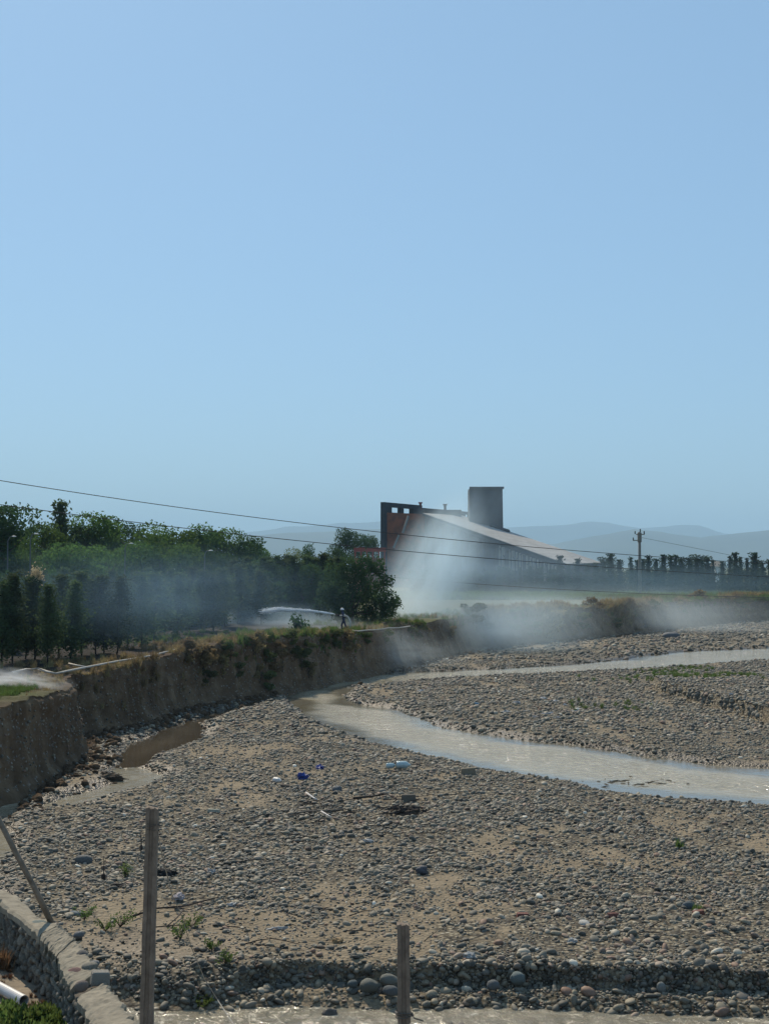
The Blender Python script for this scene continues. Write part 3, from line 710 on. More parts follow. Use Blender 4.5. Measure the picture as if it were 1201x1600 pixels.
# broad trees of the wood behind
wood = [(18, 832), (44, 824), (72, 817), (108, 815), (150, 802), (178, 812), (204, 818), (234, 806), (262, 820), (290, 808), (318, 822), (346, 826), (372, 834), (394, 848),
        (30, 850), (62, 846), (96, 840), (130, 838), (168, 842), (206, 848), (246, 846), (284, 850), (322, 856), (358, 862), (388, 870)]
wood = sorted(wood)
for i, (px, py) in enumerate(wood):
    back = py < 836 or px > 390 and py < 850
    y = (112 if back else 98) + rnd.uniform(-5, 5) + px * .06
    x = AT(px, 900, y).x; z = land_z(x, y); h = AT(px, py, y).z - z
    dark = i % 4 == 2 or px > 300 and i % 2
    plant_tree('broadleaf_tree', (BROD[i % 3] if dark else BRO[i % 4]), BROT[i % 3], (x, y, z), h, h * rnd.uniform(.95, 1.2), rnd.uniform(0, 6.28), f'{"dark" if dark else "bright"} green broadleaf tree, {ordn(i)} of the wood from the left', 'tree', 'broad trees of the green wood')
# single distinct trees
def single(px, py, y, crown, trunk, wf, label, name='tree', rz=0, z=None, group=None):
    x = AT(px, 900, y).x; z = land_z(x, y) if z is None else z; h = AT(px, py, y).z - z
    return plant_tree(name, crown, trunk, (x, y, z), h, h * wf, rz, label, 'tree', group)
SPIRE = conifer_mesh(61, 4200, M_con, r=.12, low=.1, ragged=.3, leaf=.02)
single(94, 779, 118, SPIRE, CONT[0], 1.2, 'dark pointed cypress rising above the broad green wood', 'cypress')
GREY = broad_mesh(62, 4500, M_dec2, 10, w=.22)
single(2, 790, 96, GREY, BROT[0], 1.0, 'tall grey green tree cut off by the left edge of the photo', 'broadleaf_tree')
PINE = [broad_mesh(63 + i, 3500, M_dec2, 9, w=.3, low=.3) for i in range(2)]
PALE = broad_mesh(66, 2600, M_olive, 9, w=.36)
for px, py, y, c, w, lb in [(460, 852, 165, PALE, .9, 'pale olive tree between dark conifers, well behind the burning bank'),
                            (487, 845, 150, PINE[0], .6, 'narrow dark pine sticking up right of the pale olive tree'),
                            (516, 852, 160, BROD[0], .7, 'dark low tree in the gap before the tall pine clump'),
                            (537, 825, 225, PINE[1], .75, 'tallest dark pine of the clump behind the red shed'),
                            (557, 829, 228, PINE[0], .8, 'middle dark pine of the clump behind the red shed'),
                            (579, 836, 230, PINE[1], .7, 'low dark pine touching the concrete hall wall'),
                            (440, 872, 118, BROD[2], 1.0, 'dark spreading tree behind the water jet'), (490, 878, 114, BROD[0], 1.0, 'dark spreading tree just left of the edge tree'),
                            (414, 858, 140, BROD[1], .5, 'dark tree closing the end of the broad green wood')]:
    single(px, py, y, c, BROT[1], w, lb, 'pine_tree' if 'pine' in lb else 'broadleaf_tree', rnd.uniform(0, 6))
# the broad tree at the bank edge, with a low arm to the right
def edge_tree():
    g = np.random.default_rng(77); Y = 104.0; lobes = []
    for px, py, r in [(520, 905, 26), (545, 890, 24), (570, 884, 22), (590, 888, 17), (604, 908, 13), (560, 915, 28), (585, 925, 26), (530, 935, 28), (606, 940, 20), (618, 942, 12), (560, 945, 28), (590, 955, 24), (512, 925, 20), (535, 960, 20), (575, 965, 18), (606, 955, 16), (500, 948, 16)]:
        p = AT(px, py, Y + g.uniform(-1.3, 1.3)); lobes.append((np.array(p), r * PX(Y) * .86))
    base = Vector((*G(548, 985, 2.8), 2.75)); base.y = Y; base.x = AT(548, 985, Y).x
    P = []
    for c, r in lobes:
        k = int(1050 * (r / .9) ** 2); d = g.normal(0, 1, (k, 3)); d /= np.linalg.norm(d, axis=1)[:, None]
        rad = r * g.uniform(.2, 1, k) ** .5 * (1 + .8 * fbm(d[:, 0] * 2.5, d[:, 1] * 2.5, d[:, 2] * 2.5, s=int(r * 1000), o=3))
        P.append(c + d * rad[:, None])
    P = np.concatenate(P) - np.array(base)
    t = empty('broadleaf_tree', base)
    link('crown', leaf_mesh('crown', P, g.uniform(.6, 1.4, len(P)) * .14, M_dec2, g, .1), t)
    b = MB(); b.tube([(0, 0, -.2), (.1, 0, .8), (.0, .1, 1.6), (.2, 0, 2.6)], [.17, .14, .11, .05], 7)
    for c, r in lobes[1::2]:
        e = Vector(c) - base; b.tube([(.05, 0, .8), e * .5 + Vector((0, 0, .3)), e], [.07, .045, .015], 5)
    b.build('trunk', M_bark, t, True)
    tag(t, 'spreading dark green tree leaning over the bank edge just right of the firefighter', 'tree')
edge_tree()
# far line of slim cypresses beside and before the hall
cyp = [(x_, y_) for x_, y_ in [(662, 895), (680, 900), (700, 893), (722, 898), (742, 892), (760, 896), (778, 890), (795, 893), (812, 888), (828, 890), (845, 886), (858, 892), (874, 873), (888, 884), (902, 874), (916, 886), (930, 880), (942, 878), (953, 870), (967, 875), (985, 872), (995, 880), (1004, 874), (1012, 869), (1024, 878), (1036, 867), (1047, 869), (1055, 872), (1063, 874), (1076, 873), (1088, 878), (1096, 876), (1104, 872), (1113, 880), (1128, 878), (1140, 870), (1148, 868), (1156, 871), (1166, 873), (1178, 868), (1190, 880), (1201, 876)]]
M_cyp = leafmat('cypress_needles', (.018, .036, .024), (.045, .07, .038), .25, .9)
CYP = [conifer_mesh(80 + i, 2200, M_cyp, r=.085 - .012 * i, low=-.03, ragged=.35, leaf=.026) for i in range(3)]
for i, (px, py) in enumerate(cyp):
    py -= 2 + (4 if i % 3 == 0 else 0); y = 205 + rnd.uniform(-5, 6); x = AT(px, 900, y).x; h = AT(px, py, y).z - 2.7
    plant_tree('cypress', CYP[i % 3], CONT[i % 4], (x, y, 2.7), h, h * rnd.uniform(1.0, 1.9), rnd.uniform(0, 6), f'{ordn(i)} slim cypress from the left in the far line beyond the bank', 'tree', 'slim cypresses of the far line')
hedge = [(x_, rnd.uniform(884, 895)) for x_ in range(645, 1215, 13)]
FARB = [broad_mesh(90 + i, 1800, M_cyp, 11, low=-.12, leaf=.04) for i in range(3)]
for i, (px, py) in enumerate(hedge):
    y = 222 + rnd.uniform(-6, 6); x = AT(px, 900, y).x; h = AT(px, py, y).z - 2.7
    plant_tree('broadleaf_tree', FARB[i % 3], BROT[i % 3], (x, y, 2.7), h, h * 1.1, rnd.uniform(0, 6), f'{ordn(i)} round dark tree from the left filling in behind the far cypresses', 'tree', 'round trees behind the far cypresses')
for px, py, y, w, lb in [(940, 868, 420, 1.3, 'low rounded tree by the foot of the hall roof'), (1085, 864, 460, 1.6, 'highest rounded tree clump beyond the cypresses'), (1066, 868, 450, 1.5, 'rounded tree clump just left of the highest one beyond the cypresses'), (1180, 872, 430, 1.2, 'rounded far tree beyond the cypresses at the right edge')]:
    single(px, py, y, FARB[0], BROT[0], w, lb, 'broadleaf_tree', z=2.7)

# grass tufts and bank shrubs
def tuft_mesh(seed, n, mat, spread=.5, lean=.6):
    g = np.random.default_rng(seed); b = g.normal(0, spread * .35, (n, 2)); a = g.uniform(0, 6.28, n); ln = g.uniform(.1, lean, n); h = g.uniform(.5, 1, n)
    t = np.stack([b[:, 0] + np.cos(a) * ln, b[:, 1] + np.sin(a) * ln, h], 1); m_ = np.stack([b[:, 0] + np.cos(a) * ln * .35, b[:, 1] + np.sin(a) * ln * .35, h * .62], 1)
    w = np.stack([-np.sin(a), np.cos(a), 0 * a], 1) * .03; b3 = np.stack([b[:, 0], b[:, 1], 0 * a], 1)
    v = np.stack([b3 - w, b3 + w, m_ + w * .8, m_ - w * .8, m_ + w * .8, m_ - w * .8, t, t], 1)
    v = np.stack([b3 - w, b3 + w, m_ + w * .8, m_ - w * .8, t + w * .15, t - w * .15], 1).reshape(-1, 3)
    i6 = np.arange(n)[:, None] * 6
    f = np.concatenate([i6 + np.array([0, 1, 2, 3]), i6 + np.array([3, 2, 4, 5])])
    return mesh_np('tuft', v, f, mat)
tufts_dry = [bpy.data.objects.new('tuft_shape', tuft_mesh(i, 40, M_dry)) for i in range(3)]
tufts_grn = [bpy.data.objects.new('green_tuft_shape', tuft_mesh(i + 5, 40, M_green)) for i in range(3)]
g = np.random.default_rng(12)
def edge_scatter(name, src_, n, smin, smax, hmin, hmax, back, drop=0, yb=(0, 400), pm=None):
    a = np.where((top_xy[:, 1] > yb[0]) & (top_xy[:, 1] < yb[1]))[0]
    j = g.choice(a, n); d = g.uniform(0, 1, n) ** 1.6 * back
    t = g.uniform(0, 1, n) ** 2 * drop
    P = np.stack([top_xy[j, 0] + dirx[j] * d - nx[j] * t * slope[j] * .5, top_xy[j, 1] + diry[j] * d - ny[j] * t * slope[j] * .5, 0 * d], 1)
    P[:, 2] = np.where(d > .3, top_z(P[:, 0], P[:, 1], d, top_xy[j, 2]) - .03, top_xy[j, 2] - .05) - t * 1.6
    if pm is not None:
        k = pm(P); P = P[k]
    n = len(P); h = g.uniform(hmin, hmax, n); w = g.uniform(smin, smax, n)
    return P, np.stack([g.normal(0, .15, n), g.normal(0, .15, n), g.uniform(0, 6.28, n)], 1), np.stack([w, w, h], 1), g.integers(0, len(src_), n), g.uniform(0, 1, n)
scatter('dry_grass', *edge_scatter('x', tufts_dry, 9000, .2, .5, .12, .5, 4, 1.3, (59, 260), lambda P: fbm(P[:, 0] * .25, P[:, 1] * .25, s=70) > -.02), tufts_dry)
scatter('green_grass', *edge_scatter('x', tufts_grn, 9000, .25, .6, .15, .55, 9, .8, (74, 260), lambda P: fbm(P[:, 0] * .2, P[:, 1] * .2, s=71) > -.1), tufts_grn)
n = 2600; P = np.stack([g.normal(-13.2, 1.7, n), g.normal(47.6, 1.8, n), 0 * np.zeros(n)], 1)
P = P[(sdf(BEDPOLY, P[:, 0], P[:, 1]) > 1.0)]; n = len(P); P[:, 2] = 2.68
k = fbm(P[:, 0] * .8, P[:, 1] * .8, s=72) > -.05; P = P[k]; n = len(P)
scatter('bank_grass', P, np.stack([g.normal(0, .2, n), g.normal(0, .2, n), g.uniform(0, 6.28, n)], 1), np.stack([g.uniform(.1, .22, n)] * 2 + [g.uniform(.08, .26, n)], 1), g.integers(0, 3, n), g.uniform(0, 1, n), tufts_grn)
n = 500; P = np.stack([g.normal(-12.6, 1.0, n), g.normal(52.6, 3.5, n), 0 * np.zeros(n)], 1); P = P[(sdf(BEDPOLY, P[:, 0], P[:, 1]) > .45)]; n = len(P); P[:, 2] = 2.6
scatter('straw_grass', P, np.stack([g.normal(0, .3, n), g.normal(0, .3, n), g.uniform(0, 6.28, n)], 1), np.stack([g.uniform(.15, .35, n)] * 2 + [g.uniform(.08, .25, n)], 1), g.integers(0, 3, n), g.uniform(0, 1, n), tufts_dry)
scatter('hanging_grass', *edge_scatter('x', tufts_dry, 7000, .5, 1.3, .35, 1.0, 3, 1.7, (120, 300), lambda P: fbm(P[:, 0] * .15, P[:, 1] * .15, s=74) > -.25), tufts_dry)
n = 4200; yv = g.uniform(178, 204, n); xv = yv * g.uniform(-.02, .30, n)
scatter('verge_scrub', np.stack([xv, yv, np.full(n, 2.72)], 1), np.stack([g.normal(0, .2, n), g.normal(0, .2, n), g.uniform(0, 6.28, n)], 1), np.stack([g.uniform(.7, 1.6, n)] * 2 + [g.uniform(.3, 1.0, n)], 1), g.integers(0, 3, n), g.uniform(0, 1, n), tufts_grn)
# a scatter of green on the far bar and by the ledge
cl = [(1075, 1066, 2.4, .7, 75), (1030, 1050, 1.6, .8, 30), (1152, 1062, 1.0, .6, 40), (1075, 1044, 1.5, .6, 30), (905, 1103, 1.0, .6, 12), (980, 1104, 1.2, .6, 14), (1000, 1062, 3, .8, 25),
      (1058, 1322, .12, .05, 2), (1085, 1418, .08, .03, 1)]
PP = []
for px, py, sx, sy, n in cl:
    x, y = G(px, py, .15); PP.append(np.stack([g.normal(x, sx * .5, n), g.normal(y, sy * 2, n)], 1))
PP = np.concatenate(PP); n = len(PP); P = np.stack([PP[:, 0], PP[:, 1], bed_h(PP[:, 0], PP[:, 1])], 1)
scatter('bar_weeds', P, np.stack([g.normal(0, .2, n), g.normal(0, .2, n), g.uniform(0, 6.28, n)], 1), np.stack([g.uniform(.2, .4, n)] * 2 + [g.uniform(.12, .32, n)], 1), g.integers(0, 3, n), g.uniform(0, 1, n), tufts_grn)

SHR = [broad_mesh(110 + i, 900, M_shrub, 8, w=.6, low=0, leaf=.07) for i in range(3)]
SHD = [broad_mesh(120 + i, 900, M_dry, 8, w=.6, low=0, leaf=.07) for i in range(2)]
SHT = trunk_mesh(130, M_bark, .02, .6, 6, .4, .02, .05)
shr = [(430, 1015, 1), (455, 1000, 0), (412, 1030, 0), (395, 1012, 1), (360, 1020, 0), (330, 1028, 1), (475, 1012, 0), (440, 1035, 1), (320, 1060, 0), (345, 1045, 1), (372, 1050, 0), (290, 1015, 1), (500, 1008, 0), (405, 1055, 1), (650, 962, 0), (668, 975, 1), (640, 975, 0), (700, 985, 1), (470, 1035, 0)]
BPX = 600.5 + BV[:, :, 0] / BV[:, :, 1] * F; BPY = 885 - (BV[:, :, 2] - CAMZ) / BV[:, :, 1] * F
shr += [(x_, y_, d_) for x_, y_, d_ in [(300, 1022, 1), (315, 1030, 1), (350, 1018, 1), (385, 1005, 0), (400, 1002, 1), (420, 1000, 0), (445, 1018, 1), (460, 1022, 0), (520, 1002, 0), (545, 1004, 1), (570, 1000, 0), (600, 996, 0), (625, 985, 1), (428, 1045, 1), (415, 1070, 0), (480, 1050, 1)]]
for i, (px, py, dry) in enumerate(sorted(shr)):
    d2 = (BPX - px) ** 2 + (BPY - max(py, 990)) ** 2 + 1e6 * (BV[:, :, 1] < 60); jt_, js_ = np.unravel_index(int(np.argmin(d2)), d2.shape)
    c_ = BV[jt_, js_]; h = rnd.uniform(.7, 1.4)
    t = empty('shrub', (c_[0] - nx[js_] * .1, c_[1] - ny[js_] * .1, c_[2] - h * .35), rnd.uniform(0, 6))
    link('stem', SHT, t, scl=(h, h, h)); link('foliage', (SHD if dry else SHR)[i % 2], t, scl=(h * 1.1, h * 1.1, h))
    tag(t, f'{"straw coloured dry" if dry else "olive green"} shrub clinging to the cut bank, {ordn(i)} shrub from the left', 'shrub', 'shrubs on the cut bank')
for i, px in enumerate(range(745, 1215, 22)):
    j = int(np.argmin(np.abs(600.5 + bx / by * F - px))); t_ = rnd.uniform(.3, 1.0); h = rnd.uniform(1.0, 2.1); dry = rnd.random() < .5
    t = empty('shrub', (bx[j] + nx[j] * slope[j] * t_ + rnd.uniform(-.8, .8), by[j] + ny[j] * slope[j] * t_, -.2 + 3.2 * t_ - .5), rnd.uniform(0, 6))
    link('stem', SHT, t, scl=(h, h, h)); link('foliage', (SHD if dry else SHR)[i % 2], t, scl=(h * 1.5, h * 1.5, h))
    tag(t, f'{"straw coloured dry" if dry else "dull green"} shrub on the smoky far bank, {ordn(i)} from where the bank turns away', 'shrub', 'shrubs on the smoky far bank')
def leafy_plant(px, py, Y, h, w, n, leaf, label, mat=M_dec2, z=None):
    leaf = leaf * (.62 if h < .6 else 1); g = np.random.default_rng(px); x = AT(px, py, Y).x; z = AT(px, py, Y).z if z is None else z
    t = empty('leafy_plant', (x, Y, z)); b = MB(); P = []
    for k in range(n):
        a = g.uniform(0, 6.28); L_ = w * g.uniform(.3, 1); hh = h * g.uniform(.5, 1); e = Vector((math.cos(a) * L_, math.sin(a) * L_, hh))
        b.tube([(0, 0, 0), e * .5 + Vector((0, 0, .1 * h)), e], [.012 * h + .003, .008 * h + .002, .003], 4)
        for q_ in range(9 if h > .6 else 16): P.append(np.array(e) * g.uniform(.45, 1.05) + g.normal(0, .09 * h, 3))
    b.build('stem', M_bark, t, True); link('foliage', leaf_mesh('foliage', np.array(P), g.uniform(.7, 1.3, len(P)) * leaf, mat, g, .2), t)
    tag(t, label, 'plant'); return t
leafy_plant(468, 992, 89, 1.3, .8, 22, .2, 'big leaved green sapling at the bank edge under the water jet')
for px, py, h, lb in [(195, 1372, .3, 'small bright green weed on gravel left of the tall post'), (188, 1452, .3, 'green weed patch by the blue grey stone beyond the wall'), (132, 1440, .25, 'green weed sprouting by the wall under the leaning pole'), (165, 1458, .22, 'low weed beside the flat grey stone past the wall'), (282, 1470, .3, 'green weed left of the dangling wire on the sand'), (300, 1452, .25, 'weed clump under the long branch on sand'), (352, 1508, .25, 'bushy green weed on the ledge right of the dangling wire'), (318, 1528, .2, 'sparse weed at the ledge where the wire meets stones'), (331, 1485, .2, 'thin upright yellow green weed on pale sand')]:
    x, y = G(px, py, .1); z = float(bed_h(np.array([x]), np.array([y]))[0])
    leafy_plant(px, py, y, h, h * 1.0, 12, .06, lb, M_green, z)

# ------------------------------------------------------------------ far hills
def ridge(name, D, pts, w, seed, mat, rows_=16, step=70):
    xs = np.arange(-.45 * D, .45 * D, step); px = 600.5 + xs / D * F
    hh = np.interp(px, [p[0] for p in pts], [(885 - p[1]) / F * D for p in pts])
    hh = hh * (1 + .05 * fbm(xs * .004, 0 * xs, s=seed)) + .012 * D * .05 * fbm(xs * .012, 0 * xs, s=seed + 1)
    VV = []
    for j in range(rows_ + 1):
        t = j / rows_; y = D - w + 2 * w * t
        b_ = math.sin(math.pi * t) ** 1.1
        z = hh * b_ * (1 + .22 * (1 - b_) * fbm(xs * .0022, np.full_like(xs, y * .0022), s=seed + 3)) + 5 - (1 - b_) * 12
        VV.append(np.stack([xs * (y / D), np.full_like(xs, y), z], 1))
    VV = np.array(VV); k = np.arange(VV.shape[0] * VV.shape[1]).reshape(VV.shape[:2])
    q = np.stack([k[:-1, :-1], k[:-1, 1:], k[1:, 1:], k[1:, :-1]], -1).reshape(-1, 4)
    return tag(link(name, mesh_np(name, VV.reshape(-1, 3), q, mat, True)), kind='structure')
M_hill = simple('hill_scrub', (.07, .085, .05), (.03, .04, .025), .004, .95, 0)
ridge('hills', 7500, [(-400, 850), (100, 845), (340, 838), (430, 832), (540, 828), (600, 826), (700, 838), (800, 846), (860, 850), (900, 842), (945, 834), (990, 826), (1040, 831), (1095, 839), (1130, 835), (1180, 830), (1201, 828), (1400, 820), (1800, 840)], 1500, 1, M_hill)
ridge('distant_hills', 12000, [(-400, 840), (300, 842), (450, 824), (520, 818), (600, 815), (700, 825), (780, 822), (830, 824), (880, 819), (920, 816), (965, 818), (1000, 826), (1040, 821), (1070, 817), (1095, 820), (1125, 833), (1201, 840), (1500, 835)], 1500, 5, M_hill)

# ------------------------------------------------------------------ concrete hall
def hall():
    Z0 = 2.7
    A = Vector((7.8, 290, 17.8)); B = Vector((30.7, 240, 7.35)); C = Vector((40.0, 262, 7.6)); D = A + (C - B)
    t = empty('concrete_hall', (20, 275, Z0)); o = Vector((20, 275, Z0))
    M_hc = simple('haze_tinted_stained_concrete', (.046, .053, .066), (.024, .027, .034), .4, .9, .02)  # haze blue and shade darkness are mixed into the stained concrete colour
    M_rf = simple('pale_roof_sheet', (.33, .325, .31), (.2, .195, .185), .9, .75, .01, .2, rand=.12)
    M_rust = simple('rust_stain', (.34, .11, .055), (.10, .055, .045), .6, .9, .01)
    M_pale = simple('pale_fin', (.26, .26, .25), (.18, .18, .17), 1, .8, .01)
    M_red = simple('red_paint', (.32, .06, .04), (.2, .05, .04), 1, .7, .01)
    def lift(p, z): return Vector((p.x, p.y, z))
    def P(u, v, dz=0): return A + (B - A) * u + (D - A) * v + Vector((0, 0, dz))
    def pr(b, ring, z0, z1l=None):
        b.prism([lift(p, z0) - o for p in ring], [p - o for p in ring])
    # body under the roof, a shade inside the eaves
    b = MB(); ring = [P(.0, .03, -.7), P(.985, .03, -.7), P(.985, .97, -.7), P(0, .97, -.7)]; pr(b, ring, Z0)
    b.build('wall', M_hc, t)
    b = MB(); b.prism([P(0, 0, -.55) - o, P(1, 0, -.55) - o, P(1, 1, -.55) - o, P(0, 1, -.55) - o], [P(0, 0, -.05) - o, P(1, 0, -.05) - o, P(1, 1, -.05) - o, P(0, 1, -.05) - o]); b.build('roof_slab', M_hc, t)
    nu, nv = 18, 6
    b = MB(); du, dv = (B - A) / nu * .975, (D - A) / nv * .975
    b.prism([Vector((0, 0, 0)), du, du + dv, dv], [Vector((0, 0, .1)), du + Vector((0, 0, .1)), du + dv + Vector((0, 0, .1)), dv + Vector((0, 0, .1))])
    pm = b.mesh('roof_panel', M_rf)
    for i in range(nu):
        for j in range(nv): link('roof_panel', pm, t, P((i + .01) / nu, (j + .01) / nv, .0) - o)
    # fins under the eave on the shaded long side
    ud = (B - A).normalized(); nrm = Vector((ud.y, -ud.x, 0)).normalized()
    if nrm.y > 0: nrm = -nrm
    for i in range(30):
        u = .34 + .65 * i / 29; p = P(u, .03, -.9); hgt = min(6.0, p.z - Z0 - 1.5) * (1 if i % 3 == 0 else .62)
        b = MB(); q = p + nrm * .45 - o; w = .28 if i % 3 else .5
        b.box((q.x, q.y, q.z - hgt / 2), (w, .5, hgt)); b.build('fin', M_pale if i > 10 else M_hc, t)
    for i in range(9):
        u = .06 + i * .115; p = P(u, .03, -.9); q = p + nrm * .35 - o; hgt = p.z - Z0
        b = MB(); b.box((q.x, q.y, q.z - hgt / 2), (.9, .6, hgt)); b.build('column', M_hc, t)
    # truss lines just under the long eave
    b = MB()
    for i in range(24):
        u0, u1 = .1 + i * .037, .1 + (i + 1) * .037
        a, c = P(u0, .03, -1.0) + nrm * .5 - o, P(u1, .03, -1.0 - (1.6 if i % 2 else 0)) + nrm * .5 - o
        a.z -= 0 if i % 2 else 1.6
        b.tube([a, c], .12, 4)
    b.build('truss', M_hc, t)
    # tall end wall with openings along the high side
    W0 = Vector((-.35, 287.5, Z0)); W1 = Vector((7.6, 303.5, Z0)); W2 = Vector((19.6, 328, Z0)); TH = 20.0
    dv_ = (W1 - W0).normalized(); L1 = (W1 - W0).length; nr_ = Vector((-dv_.y, dv_.x, 0))
    def slab(a, z0, z1, s0, s1, name, mat, th=1.0):
        p0 = W0 + dv_ * s0 - o; p1 = W0 + dv_ * s1 - o; n_ = nr_ * th / 2
        ring = [p0 - n_, p1 - n_, p1 + n_, p0 + n_]
        b = MB(); b.prism([lift(p, z0 - Z0) for p in ring], [lift(p, z1 - Z0) for p in ring]); return b.build(name, mat, t)
    slab(0, Z0, 18.0, 0, L1, 'end_wall', M_hc); slab(0, 19.1, TH, 0, L1, 'lintel', M_hc)
    for s0, s1 in ((0, 3.2), (7.8, 8.8), (13.4, L1)): slab(0, 18.003, 19.097, s0, s1, 'pier', M_hc)
    slab(0, 17.0, 18.0, L1 + .01, 45, 'beam', M_hc, .8); slab(0, 18.9, 19.5, L1 + .01, 45, 'parapet', M_hc, .8)
    for k in range(8): slab(0, 18.003, 18.897, L1 + 1 + k * 3.6, L1 + 2.2 + k * 3.6, 'pier', M_hc, .7)
    slab(0, Z0, 16.99, L1 + .02, 45, 'end_wall', M_hc, .7)
    # rust streaks and pale downpipes on the face turned to the river
    def face(px, py0, py1, w, mat, nm, lean=0):
        Y = 286.2; a = AT(px, py0, Y) - o; c = AT(px + lean, py1, Y) - o
        b = MB(); b.tube([a, c], w, 5); b.build(nm, mat, t)
    # cross wall from the end wall to the main body, facing the river
    b = MB(); b.prism([Vector((-.3, 287.9, Z0)) - o, Vector((8.2, 290.3, Z0)) - o, Vector((8.2, 291.3, Z0)) - o, Vector((-.3, 288.9, Z0)) - o], [Vector((-.3, 287.9, 17.9)) - o, Vector((8.2, 290.3, 17.7)) - o, Vector((8.2, 291.3, 17.7)) - o, Vector((-.3, 288.9, 17.9)) - o])
    b.build('cross_wall', M_rust, t)
    face(638, 806, 833, .28, M_pale, 'downpipe', -9); face(623, 836, 856, .24, M_pale, 'downpipe', -8)
    # tower standing in the roof
    b = MB(); x0, x1, y0, y1 = 17.75, 24.7, 296, 303
    b.prism([Vector((x0, y0, 12)) - o, Vector((x1, y0, 12)) - o, Vector((x1 - .2, y1, 12)) - o, Vector((x0, y1, 12)) - o], [Vector((x0 - .1, y0, 23.2)) - o, Vector((x1 - .15, y0, 23.55)) - o, Vector((x1 - .3, y1, 23.5)) - o, Vector((x0, y1, 23.2)) - o])
    b.build('tower', M_hc, t)
    b = MB(); b.box((x0 + 3.5 - o.x, y0 - .25, 0), (7.2, .3, .45)); b.v = [(v[0], v[1] - o.y, v[2] + 23.35 - o.z) for v in b.v]; b.build('tower_cornice', M_hc, t)
    b = MB()
    for k in range(7): b.box((x0 + 2.6 + k * .42 - o.x, y0 - .04 - o.y, 20.6 - o.z), (.14, .1, 1.5))
    b.build('tower_grille', M_hc, t)
    b = MB(); b.box((12 - o.x, 308 - o.y, 17.6 - o.z), (9, 5, 3.1)); b.build('roof_block', M_hc, t)
    for px, h, m in ((656.5, .7, M_red), (695, .3, M_hc)):
        Y = 303; p = AT(px, 800, Y); b = MB(); b.box((p.x - o.x, Y - o.y, 19.4 - o.z + h / 2), (.5, .5, h + .8)); b.box((p.x - o.x, Y - o.y, 19.85 - o.z + h), (.85, .85, .25)); b.build('chimney', m, t)
    b = MB(); p = P(.27, .86, .3) - o; q = P(.40, .9, .3) - o; b.tube([p, q], .35, 4); b.build('roof_curb', M_hc, t)
    tag(t, 'large weathered concrete hall with long sloping pale roof and square tower, behind the smoke', 'building')
    # red shed left of it
    s = empty('red_shed', (AT(578, 880, 205).x, 205, 2.7)); z = lambda py: AT(578, py, 205).z - 2.7
    b = MB(); b.box((0, 0, z(859)), (4.6, 4, .55)); b.build('roof', M_red, s)
    for k in range(6):
        b = MB(); b.box((-2.1 + k * .84, -1.9, z(860) / 2), (.22, .22, z(860))); b.build('post', M_red, s)
    b = MB(); b.box((0, .4, z(872) / 2), (4.2, 2.6, z(872))); b.build('wall', M_rust, s)
    tag(s, 'small red roofed shed on red posts at the foot of the concrete hall', 'shed')
hall()
# small pale houses behind the cypresses
for px, py, w, lb in [(905, 893, 14, 'small white house glimpsed between slim cypresses right of the hall'), (1118, 885, 9, 'tiny white gable showing between cypresses at the far right')]:
    Y = 300; p = AT(px, py, Y); s = empty('house', (p.x, Y, 2.7)); ww = w * PX(Y); h = p.z - 2.7
    b = MB(); b.box((0, 0, h / 2), (ww, 4, h)); b.build('wall', M_white, s)
    b = MB(); b.prism([(-ww / 2 - .3, -2.3, h), (ww / 2 + .3, -2.3, h), (ww / 2 + .3, 2.3, h), (-ww / 2 - .3, 2.3, h)], [(-ww / 2, -.1, h + 1.1), (ww / 2, -.1, h + 1.1), (ww / 2, .1, h + 1.1), (-ww / 2, .1, h + 1.1)]); b.build('roof', M_conc, s)
    tag(s, lb, 'house')

# ------------------------------------------------------------------ poles, lamps and wires
def power_pole():
    Y = 192; p = AT(999, 925, Y); t = empty('power_pole', (p.x, Y, 2.6)); top = AT(998, 831, Y).z - 2.6
    b = MB(); b.tube([(0, 0, -.3), (0, 0, top)], [.26, .17], 8); b.build('pole', M_conc, t, True)
    b = MB(); b.box((0, 0, top - .75), (.5, .5, 1.3)); b.build('clamp_plate', M_conc, t, bevel=.04)
    for z in (top - .35, top - 1.15):
        b = MB(); b.box((-.35 if z < top - .5 else .1, 0, z), (1.15, .12, .12)); b.build('crossarm', M_conc, t)
    for x, z in ((-.6, top - .1), (.62, top - .1), (-.85, top - .95), (.1, top + .2)):
        b = MB(); b.lathe([(.05, -.2), (.1, -.1), (.06, 0), (.1, .08), (.04, .2)], 7, (x, 0, z)); b.build('insulator', M_dark, t)
    tag(t, 'weathered concrete power pole with short crossarms on the far bank', 'power pole')
power_pole()
def lamp(px, py, Y, i, lb):
    p = AT(px, py, Y); z0 = land_z(p.x, Y); t = empty('street_lamp', (p.x - .5, Y, z0)); h = p.z - z0
    b = MB(); b.tube([(0, 0, 0), (0, 0, h - .3), (.12, 0, h - .05), (.4, 0, h)], [.05, .035, .03, .025], 6); b.build('pole', simple('lamp_metal', (.12, .13, .14), None, 2, .5, 0) if i == 0 else bpy.data.materials['lamp_metal'], t, True)
    b = MB(); b.box((.4, 0, h), (.3, .14, .07), taper=.6); b.build('lamp_head', M_white, t, bevel=.02)
    tag(t, lb, 'street lamp', 'street lamps in front of the wood')
for i, a in enumerate([(25, 838, 92, 0, 'leftmost of the slim street lamps before the green wood'), (60, 834, 93, 0, 'slim street lamp almost below the pointed cypress'), (208, 849, 92, 0, 'third slim street lamp from the left, before mid wood'), (332, 860, 92, 0, 'slim street lamp before the right end of the wood'), (273, 889, 98, 0, 'lowest street lamp, its head among the dark conifers')]):
    lamp(a[0], a[1], a[2], i, a[4])
